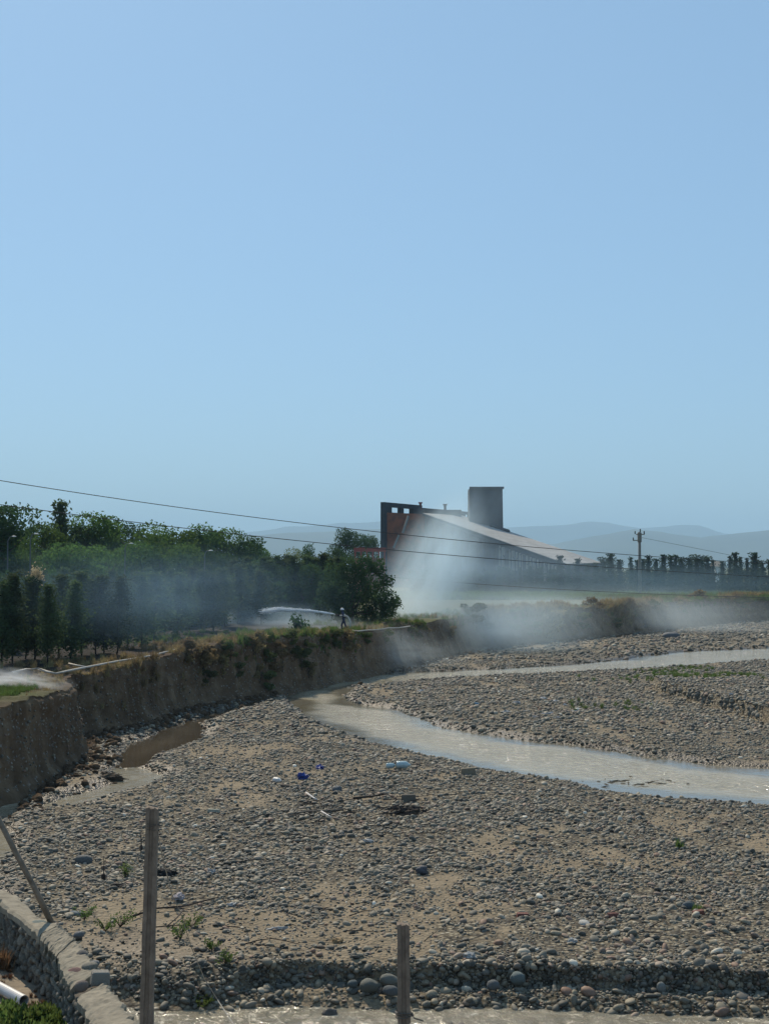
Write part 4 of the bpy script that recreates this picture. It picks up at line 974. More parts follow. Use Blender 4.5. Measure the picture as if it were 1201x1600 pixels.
def wire(pts, r, label, Y0, Y1):
    xs = [p[0] for p in pts]; co = np.polyfit(xs, [p[1] for p in pts], 2)
    b = MB(); P_ = []
    x0, x1 = -500, 1700
    for k in range(61):
        px = x0 + (x1 - x0) * k / 60; Y = 1 / ((1 / Y0) + (1 / Y1 - 1 / Y0) * (px / 1201))
        P_.append(AT(px, np.polyval(co, px), Y))
    b.tube(P_, r, 5); tag(b.build('power_line', M_cable, smooth=True), label, 'power line', 'power lines crossing the view')
wire([(0, 751), (400, 808), (560, 828), (700, 842), (860, 857), (960, 867), (1201, 880)], .013, 'topmost of the three black power lines crossing the sky', 45, 68)
wire([(0, 789), (210, 815), (400, 837), (560, 855), (700, 868), (870, 880), (960, 888), (1201, 901)], .013, 'middle of the three black power lines', 45, 68)
wire([(200, 856), (525, 895), (613, 902.5), (700, 910), (860, 919), (960, 923.5), (1100, 931), (1201, 935)], .03, 'lowest black power line, passing just above the far bank', 150, 150)
def thinwire(a, b_, Y, lb, sag=.4, r=.014, Y2=None):
    P0 = AT(*a, Y); P1 = AT(*b_, Y2 or Y); b = MB(); b.tube([P0.lerp(P1, k / 12) - Vector((0, 0, sag * 4 * (k / 12) * (1 - k / 12))) for k in range(13)], r, 4)
    tag(b.build('overhead_wire', M_cable), lb, 'wire')
thinwire((1002, 840), (1330, 905), 192, 'faint thin wire leaving the far concrete pole to the right', 0, .02, 175)

# ------------------------------------------------------------------ near wall, posts, yard
CAPZ, YARDZ = 2.4, 1.72
capL = [(-260, 1330), (-60, 1392), (0, 1408), (42, 1440), (66, 1462), (90, 1490), (103, 1520), (120, 1550), (140, 1585), (160, 1620)]
capR = [(-200, 1318), (-30, 1375), (28, 1400), (62, 1432), (95, 1448), (118, 1465), (148, 1500), (160, 1530), (185, 1555), (215, 1600)]
cl_ = [G(a, b, CAPZ) for a, b in capL] + [(-.9, 12.75), (1.2, 12.5), (6, 12.3), (14, 12.2)]
cr_ = [G(a, b, CAPZ) for a, b in capR] + [(-.7, 13.3), (1.3, 13.0), (6, 12.8), (14, 12.7)]
def resample(P, n):
    P = np.array(P); c = np.concatenate([[0], np.cumsum(np.hypot(*np.diff(P, axis=0).T))]); s = np.linspace(0, c[-1], n)
    return np.stack([np.interp(s, c, P[:, 0]), np.interp(s, c, P[:, 1])], 1)
wall = empty('stone_wall', (cl_[5][0], cl_[5][1], YARDZ)); wo_ = np.array([cl_[5][0], cl_[5][1], YARDZ])
def lerp_side(i, t): return np.array(cl_[i]) * (1 - t) + np.array(cl_[i + 1]) * t, np.array(cr_[i]) * (1 - t) + np.array(cr_[i + 1]) * t
# core
core = MB(); nn = len(cl_)
for i in range(nn - 1):
    a0, a1 = np.array(cl_[i]), np.array(cl_[i + 1]); b0, b1 = np.array(cr_[i]), np.array(cr_[i + 1])
    s = .04
    core.prism([(*(a0 + (b0 - a0) * s), -.6), (*(a1 + (b1 - a1) * s), -.6), (*(b1 + (a1 - b1) * s), -.6), (*(b0 + (a0 - b0) * s), -.6)], [(*(a0 + (b0 - a0) * s), CAPZ - .1), (*(a1 + (b1 - a1) * s), CAPZ - .1), (*(b1 + (a1 - b1) * s), CAPZ - .1), (*(b0 + (a0 - b0) * s), CAPZ - .1)])
core.v = [tuple(np.array(v) - wo_) for v in core.v]; core.build('mortar_core', simple('wall_mortar', (.15, .132, .108), (.06, .053, .044), 6, .95, .05), wall)
# cap slabs with broken uneven edges: one part per slab
g = np.random.default_rng(31)
def cap_slab(i0, t0, i1, t1, dz=0):
    n = 40; L_, R_ = [], []
    for k in range(n):
        u = (i0 + t0) + ((i1 + t1) - (i0 + t0)) * k / (n - 1); i = min(int(u), nn - 2); a, b_ = lerp_side(i, u - i)
        jl, jr = g.normal(0, .018), g.normal(0, .03); d = (b_ - a) / np.linalg.norm(b_ - a)
        L_.append(a - d * (.03 + jl)); R_.append(b_ + d * (.02 + jr))
    m = 9; VV = []
    for k in range(n):
        for j in range(m):
            p = L_[k] * (1 - j / (m - 1)) + R_[k] * j / (m - 1)
            z = CAPZ + dz + .03 * fbm(np.array([p[0] * 1.2]), np.array([p[1] * 1.2]), s=33)[0] + .004 * g.normal() - (.03 if j in (0, m - 1) else 0)
            VV.append((p[0], p[1], z))
    top = len(VV)
    for k in range(n):
        for P_ in (L_[k], R_[k]): VV.append((P_[0], P_[1], CAPZ - .11))
    f = [[k * m + j, (k + 1) * m + j, (k + 1) * m + j + 1, k * m + j + 1] for k in range(n - 1) for j in range(m - 1)]
    for k in range(n - 1):
        a, c = top + 2 * k, top + 2 * k + 2
        f += [[k * m, a, c, (k + 1) * m], [k * m + m - 1, (k + 1) * m + m - 1, c + 1, a + 1], [a, a + 1, c + 1, c]]
    f += [[k0 * m + j for j in range(m)] + [top + 2 * k0 + 1, top + 2 * k0] for k0 in (0, n - 1)]
    b = MB(); b.v = [tuple(np.array(v) - wo_) for v in VV]; b.f = f; b.build('cap_slab', M_cem, wall)
for a in [(0, 0, 3, .9, 0), (3, .93, 5, .0, .0), (5, .03, 6, .6, -.012), (7, .15, 9, .4, .0), (9, .43, 11, .5, .01), (11, .53, 13, 0, 0)]: cap_slab(*a)
# rubble stones of the inner face
M_wst = simple('wall_rubble', (.30, .27, .215), (.11, .10, .082), 3, .9, .02, rand=.35)
wm = [stone_mesh(140 + i, M_wst, 2, .5) for i in range(6)]
cnt = 0
M_ws = M_stone_o
for i in range(1, 10):
    a0, a1 = np.array(cl_[i]), np.array(cl_[i + 1]); L_ = np.linalg.norm(a1 - a0); n_ = max(1, int(L_ / .15))
    tdir = (a1 - a0) / L_; nin = np.array([tdir[1], -tdir[0]]); 
    if np.dot(nin, np.array([-1, -.3])) < 0: nin = -nin
    for k in range(n_):
        for r_ in range(6 if L_ < 3 else 6):
            zz = YARDZ - .05 + r_ * .115 + rnd.uniform(-.02, .02)
            if zz > CAPZ - .14: continue
            p = a0 + (a1 - a0) * (k + .5 + (.5 if r_ % 2 else 0) + rnd.uniform(-.15, .15)) / n_ + nin * rnd.uniform(-.03, .008)
            if cnt >= 298: break
            link('stone', wm[cnt % 6], wall, (p[0] - wo_[0], p[1] - wo_[1], zz - wo_[2]), (rnd.uniform(-.4, .4), rnd.uniform(-1.3, 1.3), math.atan2(tdir[1], tdir[0]) + rnd.uniform(-.3, .3)), (rnd.uniform(.035, .085), rnd.uniform(.03, .052), rnd.uniform(.028, .068))); cnt += 1
tag(wall, 'low rubble stone wall with pale cement cap between yard and riverbed', 'wall')
# yard floor
yard = MB(); ring = [(-40, 8)] + [(-40, 26)] + [G(-260, 1330, CAPZ)] + [tuple(np.array(a) * .5 + np.array(b_) * .5) for a, b_ in zip(cl_, cr_)][1:] + [(60, 12.5), (60, -60), (-40, -60)]
xs = np.linspace(-14, 14, 150); ys = np.linspace(6, 26, 110); XX, YY = np.meshgrid(xs, ys)
YP = [tuple(np.array(a) * .55 + np.array(b_) * .45) for a, b_ in zip(cl_, cr_)] + [(14, -60), (-30, -60), (-30, 26)]
sdy = sdf(YP, XX, YY)
ZZ = YARDZ - .02 + .03 * fbm(XX * .8, YY * .8, s=80) + .012 * fbm(XX * 4, YY * 4, s=81)
k = np.arange(XX.size).reshape(XX.shape); q = np.stack([k[:-1, :-1], k[:-1, 1:], k[1:, 1:], k[1:, :-1]], -1).reshape(-1, 4)
ok = (sdy.ravel() < .12)[q].all(1)
mey = mesh_np('yard_ground', np.stack([XX.ravel(), YY.ravel(), ZZ.ravel()], 1), q[ok], simple('yard_soil', (.27, .22, .16), (.14, .115, .085), 2.5, .95, .02), True)
tag(link('yard_ground', mey), kind='structure')
b = MB(); b.box((0, -27, YARDZ - .55), (80, 66, 1)); tag(b.build('near_ground', simple('near_soil', (.2, .17, .12), (.12, .1, .07), .5, .95, .01)), kind='structure')

# loose blocks lying on the wall where its cap is broken
def lump(name, px, py, size, col_, label, cat='stone', z=CAPZ, rz=0, seed=1, parent=None, bedz=False, rough=.25, group=None, boxy=False):
    if bedz:
        x, y = G(px, py, .08); z = float(bed_h(np.array([x]), np.array([y]))[0]) + size[2] * .3
        x, y = G(px, py, z)
    else: x, y = G(px, py, z)
    m = simple(name + '_surface', col_, tuple(c * .62 for c in col_), 9 / max(size), .8, .01) if not isinstance(col_, bpy.types.Material) else col_
    if boxy:
        b = MB(); b.box((0, 0, 0), tuple(2 * s for s in size), taper=.92); me_ = b.mesh(name, m, bevel=min(size) * .18); o = link(name, me_, parent, (x, y, z + size[2] * .4), (rnd.uniform(-.1, .1), rnd.uniform(-.12, .12), rz))
    else:
        me_ = stone_mesh(seed, m, 3, rough)
        if rough > .6:
            P = np.array([v.co[:] for v in me_.vertices]); kk = 1 + .45 * vnoise(P[:, 0] * 4 + seed, P[:, 1] * 4, P[:, 2] * 4, s=seed); me_.vertices.foreach_set('co', (P * kk[:, None]).astype(np.float32).ravel()); me_.polygons.foreach_set('use_smooth', np.zeros(len(me_.polygons), bool))
        o = link(name, me_, parent, (x, y, z), (rnd.uniform(-.15, .15), rnd.uniform(-.15, .15), rz), size)
    return tag(o, label, cat, group)
lump('stone_block', 157, 1532, (.105, .075, .075), (.30, .28, .24), 'pale grey squared block lying on the wall by the tall post', rz=.3, seed=210, z=CAPZ - .02, boxy=True)
lump('stone_block', 140, 1510, (.1, .07, .06), (.27, .25, .2), 'sandy rounded stone behind the pale block on the wall', rz=.1, seed=211)
lump('stone_block', 118, 1525, (.13, .1, .08), (.22, .12, .11), 'reddish stone at the broken edge of the wall cap', rz=.2, seed=212, z=CAPZ - .08)
lump('stone_block', 148, 1506, (.07, .05, .05), (.3, .29, .27), 'small grey stone above the sandy one on the wall', rz=.2, seed=213)
lump('stone_block', 128, 1495, (.07, .09, .09), (.13, .125, .12), 'dark stone under the broken cap corner', rz=.2, seed=214, z=CAPZ - .05)
lump('stone_block', 63, 1445, (.16, .09, .06), (.2, .24, .22), 'greenish flat stone set in the wall edge below the leaning pole', rz=-.5, seed=215, z=CAPZ - .03)
lump('stone_block', 124, 1460, (.06, .05, .04), (.2, .2, .2), 'small dark pebble on the wall edge by the weeds', rz=.5, seed=216)
lump('stone_block', 128, 1541, (.07, .06, .07), (.25, .2, .17), 'small brown stone between red stone and pale block on wall', rz=.5, seed=217)

def post(px, pytop, Y, w, label, tilt):
    p = AT(px, pytop, Y); zb = CAPZ - .3; h = p.z - zb
    t = empty('concrete_post', (p.x - math.sin(tilt) * h, Y, zb)); t.rotation_euler = (0, tilt, 0)
    a = w / 2; d = w * .42; k = w * .12
    ring = [(-a, -d), (-k * 1.6, -d), (-k, -d + k * 1.3), (k, -d + k * 1.3), (k * 1.6, -d), (a, -d), (a, d), (-a, d)]
    b = MB(); nseg = 14
    base = len(b.v)
    for s in range(nseg + 1):
        z = h * s / nseg; sc = 1.08 - .1 * s / nseg
        for q_, (x, y) in enumerate(ring):
            b.v.append((x * sc + .003 * math.sin(s * 2.1 + q_), y * sc + .003 * math.cos(s * 1.7 + q_), z + (.012 * math.sin(q_ * 2) if s == nseg else 0)))
    m = len(ring)
    for s in range(nseg):
        for q_ in range(m): b.f.append([s * m + q_, s * m + (q_ + 1) % m, (s + 1) * m + (q_ + 1) % m, (s + 1) * m + q_])
    b.f += [list(range(m))[::-1], [nseg * m + q_ for q_ in range(m)]]
    b.build('shaft', M_post, t)
    return tag(t, label, 'post'), h
def tie(t, z, w, r=.004, n=2, tail=.1):
    b = MB(); P_ = []
    for k in range(n * 10 + 1):
        a = k / 10 * 6.28; P_.append((math.cos(a) * w * .66, math.sin(a) * w * .6, z + .02 * math.sin(a * .5) + k * .001))
    P_ += [(w * .8, -w * .5, z), (w * .8 + tail, -w * .6, z - .02)]
    b.tube(P_, r, 4); b.build('wire_tie', M_wire, t)
t1, h1 = post(234, 1262, 12.95, .108, 'tall grey concrete post standing in the wall, wire tied near its top', .012)
t1.rotation_euler[1] = .022
tie(t1, h1 - .16, .1, .003, 2, .02); tie(t1, h1 - .21, .1, .003, 1, .02)
b = MB(); b.tube([(-.08, -.05, h1 - .2), (-.1, -.05, h1 - .22), (-.085, -.05, h1 - .3), (-.09, -.05, h1 - .42)], .0035, 4); b.build('loose_wire_end', M_wire, t1)
t2, h2 = post(632, 1444, 12.85, .11, 'short dark concrete post at the bottom of the view, wire tied low', .0)
t2.rotation_euler[1] = -.008; t2.location.x += .0
tie(t2, AT(635, 1588, 12.85).z - t2.location.z, .115, .006, 3, .08)
# leaning wooden pole
b = MB(); p0 = Vector((*G(80, 1440, CAPZ), CAPZ + .0)); p1 = AT(0, 1283, p0.y - .35); d = (p1 - p0)
b.tube([p0 - d * .01, p0 + d * .35 + Vector((.01, 0, 0)), p0 + d * .7, p0 + d * 1.35], [.040, .037, .036, .033], 8); tag(b.build('wooden_pole', M_wood, smooth=True), 'weathered wooden pole leaning left from the top of the stone wall', 'pole')
# pipe in the yard
b = MB(); x, y = G(38, 1560, YARDZ + .1); x2, y2 = G(-40, 1520, YARDZ + .1)
a_, c_ = Vector((x, y, YARDZ + .075)), Vector((x2, y2, YARDZ + .09)); a_ -= (c_ - a_) * 0
dr = (a_ - c_).normalized(); up_ = Vector((0, 0, 1)); sd_ = dr.cross(up_)
n = 20; P_ = [c_ - dr * 1.5, a_]
rings = [(P_[0], .065), (P_[1], .065), (P_[1] - dr * .0, .055), (P_[0], .055)]
for c0, r0 in rings:
    for k in range(n):
        a2 = 6.283 * k / n; b.v.append(tuple(c0 + sd_ * math.cos(a2) * r0 + dr.cross(sd_) * math.sin(a2) * r0))
for s in range(3):
    for k in range(n): b.f.append([s * n + k, s * n + (k + 1) % n, (s + 1) * n + (k + 1) % n, (s + 1) * n + k])
tag(b.build('pipe', M_pvc, smooth=False), 'pale plastic pipe lying on the yard soil with its open end showing', 'pipe')
# weeds and dry bush in the yard
def patch(name, pxr, pyr, n, srcs, w, h, z=YARDZ, seed=1):
    g = np.random.default_rng(seed); px = g.uniform(*pxr, n); py = g.uniform(*pyr, n)
    P = np.array([(*G(a, b_, z), z - .02) for a, b_ in zip(px, py)])
    P = P[sdf(YP, P[:, 0], P[:, 1]) < -.1]; n = len(P)
    return scatter(name, P, np.stack([g.normal(0, .2, n), g.normal(0, .2, n), g.uniform(0, 6.28, n)], 1), np.stack([g.uniform(*w, n)] * 2 + [g.uniform(*h, n)], 1), g.integers(0, len(srcs), n), g.uniform(0, 1, n), srcs)
wl = [bpy.data.objects.new('weed_shape', leaf_mesh('weed', np.random.default_rng(i).normal(0, .3, (70, 3)) * (1, 1, .8) + (0, 0, .5), .28, M_green, np.random.default_rng(i), .5)) for i in range(3)]
patch('yard_weeds', (-60, 140), (1590, 1720), 420, wl, (.1, .2), (.12, .26), seed=3)
tb = [bpy.data.objects.new('brown_tuft_shape', tuft_mesh(i + 9, 60, leafmat('brown_twigs', (.10, .05, .03), (.2, .12, .07), .2, 3))) for i in range(2)]
t = empty('dry_bush', (*G(4, 1512, YARDZ), YARDZ)); link('twigs', tb[0].data, t, scl=(.35, .35, .3)); link('twigs', tb[1].data, t, scl=(.4, .4, .24), rot=(0, 0, 1)); tag(t, 'brown dry bush against the shaded foot of the stone wall', 'bush')
patch('yard_litter', (-40, 70), (1500, 1570), 40, tb, (.05, .12), (.03, .08), seed=5)

# dangling wire from the tall post to the near stream
b = MB(); pts = [AT(246, 1300, 13.0), AT(256, 1345, 14.5), AT(268, 1395, 17), AT(283, 1428, 19), AT(300, 1482, 21.5), AT(320, 1530, 23.2), AT(340, 1562, 23.4), AT(366, 1602, 22.0)]
b.tube(pts[:5], .006, 4); b.tube(pts[4:], .008, 4)
tag(b.build('loose_wire', simple('pale_wire', (.4, .38, .34), None, 9, .6, 0)), 'pale loose wire sagging from the tall post down to the near stream', 'wire')

# ------------------------------------------------------------------ debris on the gravel
def bedp(px, py, dz=0):
    x, y = G(px, py, .1); z = float(bed_h(np.array([x]), np.array([y]))[0]); x, y = G(px, py, z)
    return Vector((x, y, z + dz))
def stick(pxs, r, label, mat=M_wood, name='branch', twigs=0, cat='branch', lift_=.05):
    P_ = [bedp(a, b_, lift_ + r) for a, b_ in pxs]; b = MB(); n = len(P_)
    PP_ = [P_[0].lerp(P_[0], 0)]
    b.tube(P_, [r * (1 - .5 * i / (n - 1)) for i in range(n)], 6)
    for k in range(twigs):
        i = rnd.randrange(n - 1); p = P_[i].lerp(P_[i + 1], rnd.random()); b.tube([p, p + Vector((rnd.uniform(-.3, .3), rnd.uniform(-.2, .2), rnd.uniform(.02, .2)))], [r * .4, r * .15], 4)
    return tag(b.build(name, mat, smooth=True), label, cat)
stick([(450, 1277), (480, 1272), (520, 1270), (545, 1268)], .03, 'long thin branch lying left of the driftwood heap', M_wood, twigs=3)
stick([(552, 1252), (580, 1249), (604, 1245)], .04, 'dark forked branch above the driftwood heap', M_dark, twigs=5)
stick([(478, 1243), (488, 1250), (495, 1254)], .035, 'short pale broken stick by the rusty leaves', M_pvc, name='stick', cat='stick')
stick([(502, 1272), (512, 1278), (518, 1281)], .025, 'small pale twig below the long thin branch', M_pvc, name='stick', cat='stick')
stick([(206, 1438), (243, 1425), (290, 1421), (318, 1413), (342, 1407)], .022, 'long dark branch lying on the sand behind the tall post', M_dark, twigs=1)
stick([(286, 1428), (276, 1440), (262, 1452)], .018, 'dark side twig hanging below the long branch', M_dark, name='stick', cat='stick')
stick([(575, 1228), (600, 1232), (640, 1228)], .02, 'thin grey stick lying below the clear bottles', M_wood, name='stick', cat='stick')
# heaps of twigs
def heap(name, px, py, n, sx, sy, h, mat, label, cat):
    t = empty(name, bedp(px, py)); b = MB()
    for k in range(n):
        p = Vector((rnd.gauss(0, sx), rnd.gauss(0, sy), rnd.uniform(.02, h))); d = Vector((rnd.uniform(-1, 1), rnd.uniform(-.6, .6), rnd.uniform(-.2, .35))) * rnd.uniform(.1, .32)
        b.tube([p - d, p + d * .2 + Vector((0, 0, .02)), p + d], [rnd.uniform(.012, .028), .015, .005], 4)
    tag(b.build('twigs', mat, t), kind='stuff')
    link('mud', stone_mesh(px, mat, 3, .8), t, (0, 0, h * .25), (0, 0, .3), (sx * 1.4, sy * 1.3, h * .6)); return tag(t, label, cat)
heap('driftwood_heap', 635, 1272, 60, .28, .16, .18, M_dark, 'black tangle of burnt driftwood on the sand', 'driftwood')
M_mud = simple('muddy_root', (.12, .09, .06), (.05, .04, .03), 8, .95, .03)
heap('root_clump', 170, 1220, 60, .3, .2, .22, M_mud, 'brown muddy root clump beside the brown pool', 'root clump')
heap('root_clump', 985, 1232, 110, .75, .45, .2, M_mud, 'brown matted debris heap at the river edge', 'root clump')
tw = MB()
for k in range(150):
    px, py = (rnd.gauss(590, 110), rnd.gauss(1268, 22)) if k < 100 else (rnd.uniform(250, 1150), rnd.uniform(1240, 1490))
    p = bedp(px, py, .05); a = rnd.gauss(0, .5); L_ = rnd.uniform(.08, .4); d = Vector((math.cos(a) * L_, math.sin(a) * L_, rnd.uniform(-.03, .06)))
    tw.tube([p - d, p + Vector((0, rnd.uniform(-.04, .04), .02)), p + d], [.012, .01, .005], 4)
tag(tw.build('flood_wrack', M_dark), kind='stuff')
def lathe_thing(name, px, py, prof, mat, label, cat, lie=True, rz=0, sc=1):
    p = bedp(px, py); b = MB(); b.lathe([(r * sc, z * sc) for r, z in prof], 12)
    r = max(x[0] for x in prof) * sc
    o = b.build(name, mat, smooth=True, loc=(p.x, p.y, p.z + (r + .05 if lie else .03)), rot=(0, R(90) if lie else 0, rz)); return tag(o, label, cat)
M_clear = simple('bottle_plastic', (.42, .52, .53), (.3, .4, .42), 5, .2, .01, .6)
M_blue = simple('blue_plastic', (.02, .06, .35), (.015, .04, .2), 6, .4, .02, .5)
BOT = [(.004, 0), (.11, .01), (.12, .05), (.115, .14), (.122, .2), (.12, .3), (.09, .36), (.03, .42), (.028, .46), (.002, .462)]
lathe_thing('plastic_bottle', 603, 1203, BOT, M_clear, 'clear bluish water bottle, the left of two on the gravel', 'bottle', rz=.2, sc=.75)
lathe_thing('plastic_bottle', 619, 1203, BOT, M_clear, 'larger clear water bottle beside its smaller neighbour on gravel', 'bottle', rz=-.1, sc=1.05)
lathe_thing('plastic_bottle', 428, 1225, BOT, M_white, 'small pale bottle pointing at the brown log lump', 'bottle', rz=-.7, sc=.7)
lump('bag', 499, 1199, (.13, .1, .08), M_blue, 'upper of two small bright blue bags on the gravel', 'bag', bedz=True, seed=301, rough=.8)
lump('bag', 472, 1215, (.15, .1, .12), M_blue, 'lower, darker of two small blue bags on the gravel', 'bag', bedz=True, seed=302, rough=.8)
lump('log_piece', 447, 1229, (.24, .11, .1), (.11, .085, .065), 'brown rounded log lump beside the pale bottle', 'log', bedz=True, seed=303)
lump('concrete_block', 731, 1209, (.25, .12, .14), (.24, .2, .14), 'sandy brown block near the river edge', 'block', bedz=True, boxy=True, rz=.05)
lump('concrete_block', 638, 1250, (.22, .11, .12), (.16, .135, .105), 'brown concrete block above the driftwood tangle', 'block', bedz=True, boxy=True, rz=-.05)
lump('stone', 526, 1234, (.17, .13, .12), (.12, .135, .145), 'blue grey boulder below the blue bags', bedz=True, seed=304)
lump('polystyrene_piece', 334, 1268, (.17, .08, .05), (.42, .41, .32), 'pale yellowish slab of foam on the gravel', 'debris', bedz=True, boxy=True, rz=-.15)
lump('stone', 659, 1360, (.16, .11, .11), (.10, .105, .12), 'angular dark slate blue stone in mid gravel', bedz=True, seed=305, rough=.5)
lump('bag', 576, 1314, (.13, .07, .05), (.5, .49, .47), 'crumpled white scrap on the sand strip', 'litter', bedz=True, seed=306, rough=.8)
lump('litter_scrap', 690, 1290, (.1, .06, .03), M_blue, 'flat blue plastic scrap right of the driftwood', 'litter', bedz=True, seed=307, rough=.8)
lump('stone', 912, 1443, (.13, .1, .07), (.55, .53, .48), 'chalky white stone, brightest on the right gravel', bedz=True, seed=308)
lump('bag', 892, 1472, (.11, .12, .06), (.42, .42, .4), 'crumpled pale bag lying below the chalky stone', 'litter', bedz=True, seed=309, rough=.8)
lump('stone', 1075, 1416, (.13, .1, .1), (.12, .14, .15), 'blue grey boulder on the right gravel above the ledge', bedz=True, seed=310)
for px, py, lb, rz in [(816, 1432, 'flat red brick fragment left of the chalky stone', .1), (957, 1432, 'red brick lump right of the chalky stone', .6), (1090, 1428, 'dull red brick lump below the blue grey boulder', .3)]:
    lump('brick', px, py, (.12, .06, .05), (.24, .1, .075), lb, 'brick', bedz=True, boxy=True, rz=rz)
def shore(px, py, size, c, lb, seed, z=-.14, **k):
    return lump('boulder', px, py, size, c, lb, 'boulder', z=z, seed=seed, **k)
shore(576, 1541, (.17, .13, .12), (.17, .175, .15), 'large rounded grey green boulder at the ledge foot', 320)
shore(607, 1531, (.19, .14, .09), (.2, .2, .17), 'wide flat boulder just left of the short post', 321, z=-.06)
shore(610, 1548, (.11, .09, .09), (.13, .14, .14), 'dark boulder under the wide flat one by the post', 322)
shore(551, 1537, (.08, .07, .08), (.13, .16, .16), 'small blue green boulder left of the large rounded one', 323, z=-.12)
shore(808, 1529, (.12, .1, .1), (.16, .2, .2), 'blue green smooth boulder on the ledge face', 324, z=-.06)
shore(516, 1583, (.12, .1, .09), (.15, .14, .125), 'angular wet stone standing in the near stream', 325, z=-.38, rough=.5)
shore(770, 1540, (.12, .1, .08), (.15, .16, .16), 'smooth dark boulder right of the short post', 326)
shore(730, 1567, (.1, .08, .07), (.3, .24, .18), 'tan boulder at the waterline right of the short post', 327, z=-.36)
shore(1018, 1530, (.13, .12, .12), (.15, .15, .135), 'egg shaped grey boulder below the right ledge', 328, z=-.22)
shore(1032, 1543, (.08, .07, .1), (.26, .27, .25), 'pale upright cobble under the egg shaped boulder', 329)
shore(1105, 1573, (.16, .1, .07), (.24, .19, .15), 'brown long boulder at the stream edge on the right', 330, z=-.36)
shore(500, 1515, (.06, .05, .1), (.2, .21, .18), 'upright greenish cobble in the ledge face', 331, z=-.02)
shore(20 + 390, 1558, (.13, .09, .07), (.22, .24, .24), 'pale blue grey slab by the near stream', 332, z=-.34)
o = lathe_thing('tin_can', 1096, 1540, [(.002, 0), (.07, .005), (.072, .02), (.068, .06), (.072, .1), (.068, .14), (.072, .19), (.002, .195)], simple('tin', (.4, .38, .33), (.2, .16, .12), 9, .5, .01, .5, .3), 'ribbed tin can tilted on the right ledge face', 'can', rz=1.0)
o.location.z = -.2; o.rotation_euler = (.4, .5, 1)
lump('stone', 72 + 43 + 6, 1428, (.17, .1, .05), (.2, .23, .24), 'flat blue grey slab beyond the wall under the leaning pole', bedz=True, seed=333)
lump('stone', 130, 1345, (.17, .12, .12), (.13, .135, .13), 'dark domed boulder beyond the leaning pole', bedz=True, seed=334)
lump('bag', 280, 1402, (.13, .09, .06), (.48, .42, .42), 'pinkish white crumpled bag behind the tall post', 'litter', bedz=True, seed=335, rough=.8)
lump('bag', 331, 1364, (.12, .1, .08), (.42, .41, .39), 'whitish crumpled bag right of the hanging black cloth', 'litter', bedz=True, seed=336, rough=.8)
lump('bag', 362, 1414, (.12, .08, .05), (.45, .45, .44), 'white scrap beyond the end of the long branch', 'litter', bedz=True, seed=337, rough=.8)
lump('bag', 430, 1452, (.17, .07, .05), (.45, .44, .42), 'flat white bag half buried in sand', 'litter', bedz=True, seed=338, rough=.8)
lump('bag', 529, 1470, (.1, .06, .04), (.4, .27, .14), 'orange brown scrap on the sand above the ledge', 'litter', bedz=True, seed=339, rough=.8)
lump('bag', 733, 1495, (.09, .06, .05), (.5, .5, .48), 'small white scrap right of the short post top', 'litter', bedz=True, seed=340, rough=.8)
lump('black_cloth', 258, 1366, (.2, .1, .13), (.018, .018, .018), 'black crumpled cloth lump right of the tall post', 'cloth', bedz=True, seed=341, rough=.7)
lump('black_cloth', 190, 1384, (.17, .08, .05), (.02, .02, .02), 'flat black rag on gravel left of the tall post', 'cloth', bedz=True, seed=342, rough=.9)
for px, py0, py1, lb in [(162, 1374, 1338, 'thin burnt stalk with a black root ball, left of the tall post'), (221, 1330, 1305, 'thin burnt stalk with a black root ball, almost touching the tall post')]:
    p = bedp(px, py0); t = empty('burnt_stalk', p); h = (py0 - py1) * PX(p.y) * 1.0
    link('root_ball', stone_mesh(px, M_dark, 2, .6), t, (0, 0, .07), (0, 0, 0), (.055, .05, .085)); b = MB(); b.tube([(0, 0, .1), (.01, 0, h * .6), (.0, 0, h)], [.012, .008, .004], 4); b.tube([(.01, 0, h * .7), (.08, .02, h * 1.0)], [.005, .003], 4); b.build('stalk', M_dark, t)
    tag(t, lb, 'stalk')
# litter on the far bar
lit = [(745, 1100, 1), (800, 1108, 0), (808, 1098, 0), (822, 1112, 0), (790, 1112, 0), (835, 1120, 0), (855, 1115, 0), (872, 1122, 0), (846, 1092, 0), (867, 1095, 0), (882, 1101, 0), (757, 1051, 0), (900, 1112, 0), (1130, 1078, 0), (1110, 1072, 0), (1142, 1085, 0), (1000, 1020, 0), (975, 1033, 0), (946, 1012, 0), (1007, 1029, 0), (1150, 1052, 0), (655, 1080, 0)]
for i, (px, py, bl) in enumerate(sorted(lit)):
    s = rnd.uniform(.12, .26)
    lump('litter_scrap', px, py, (s, s * .6, s * .35), (.18, .33, .45) if bl else (rnd.choice([.5, .42, .36]),) * 3, ('blue tarpaulin scrap on the far bar' if bl else f'pale crumpled litter scrap across the river, {ordn(i)} from the left'), 'litter', bedz=True, seed=400 + i, rough=.9, group='litter scraps across the river')
tag(lump('boulder', 1047, 1000 - 6, (1.0, .6, .5), (.14, .145, .15), 'largest dark boulder before the smoky far bank', 'boulder', bedz=True, seed=430))

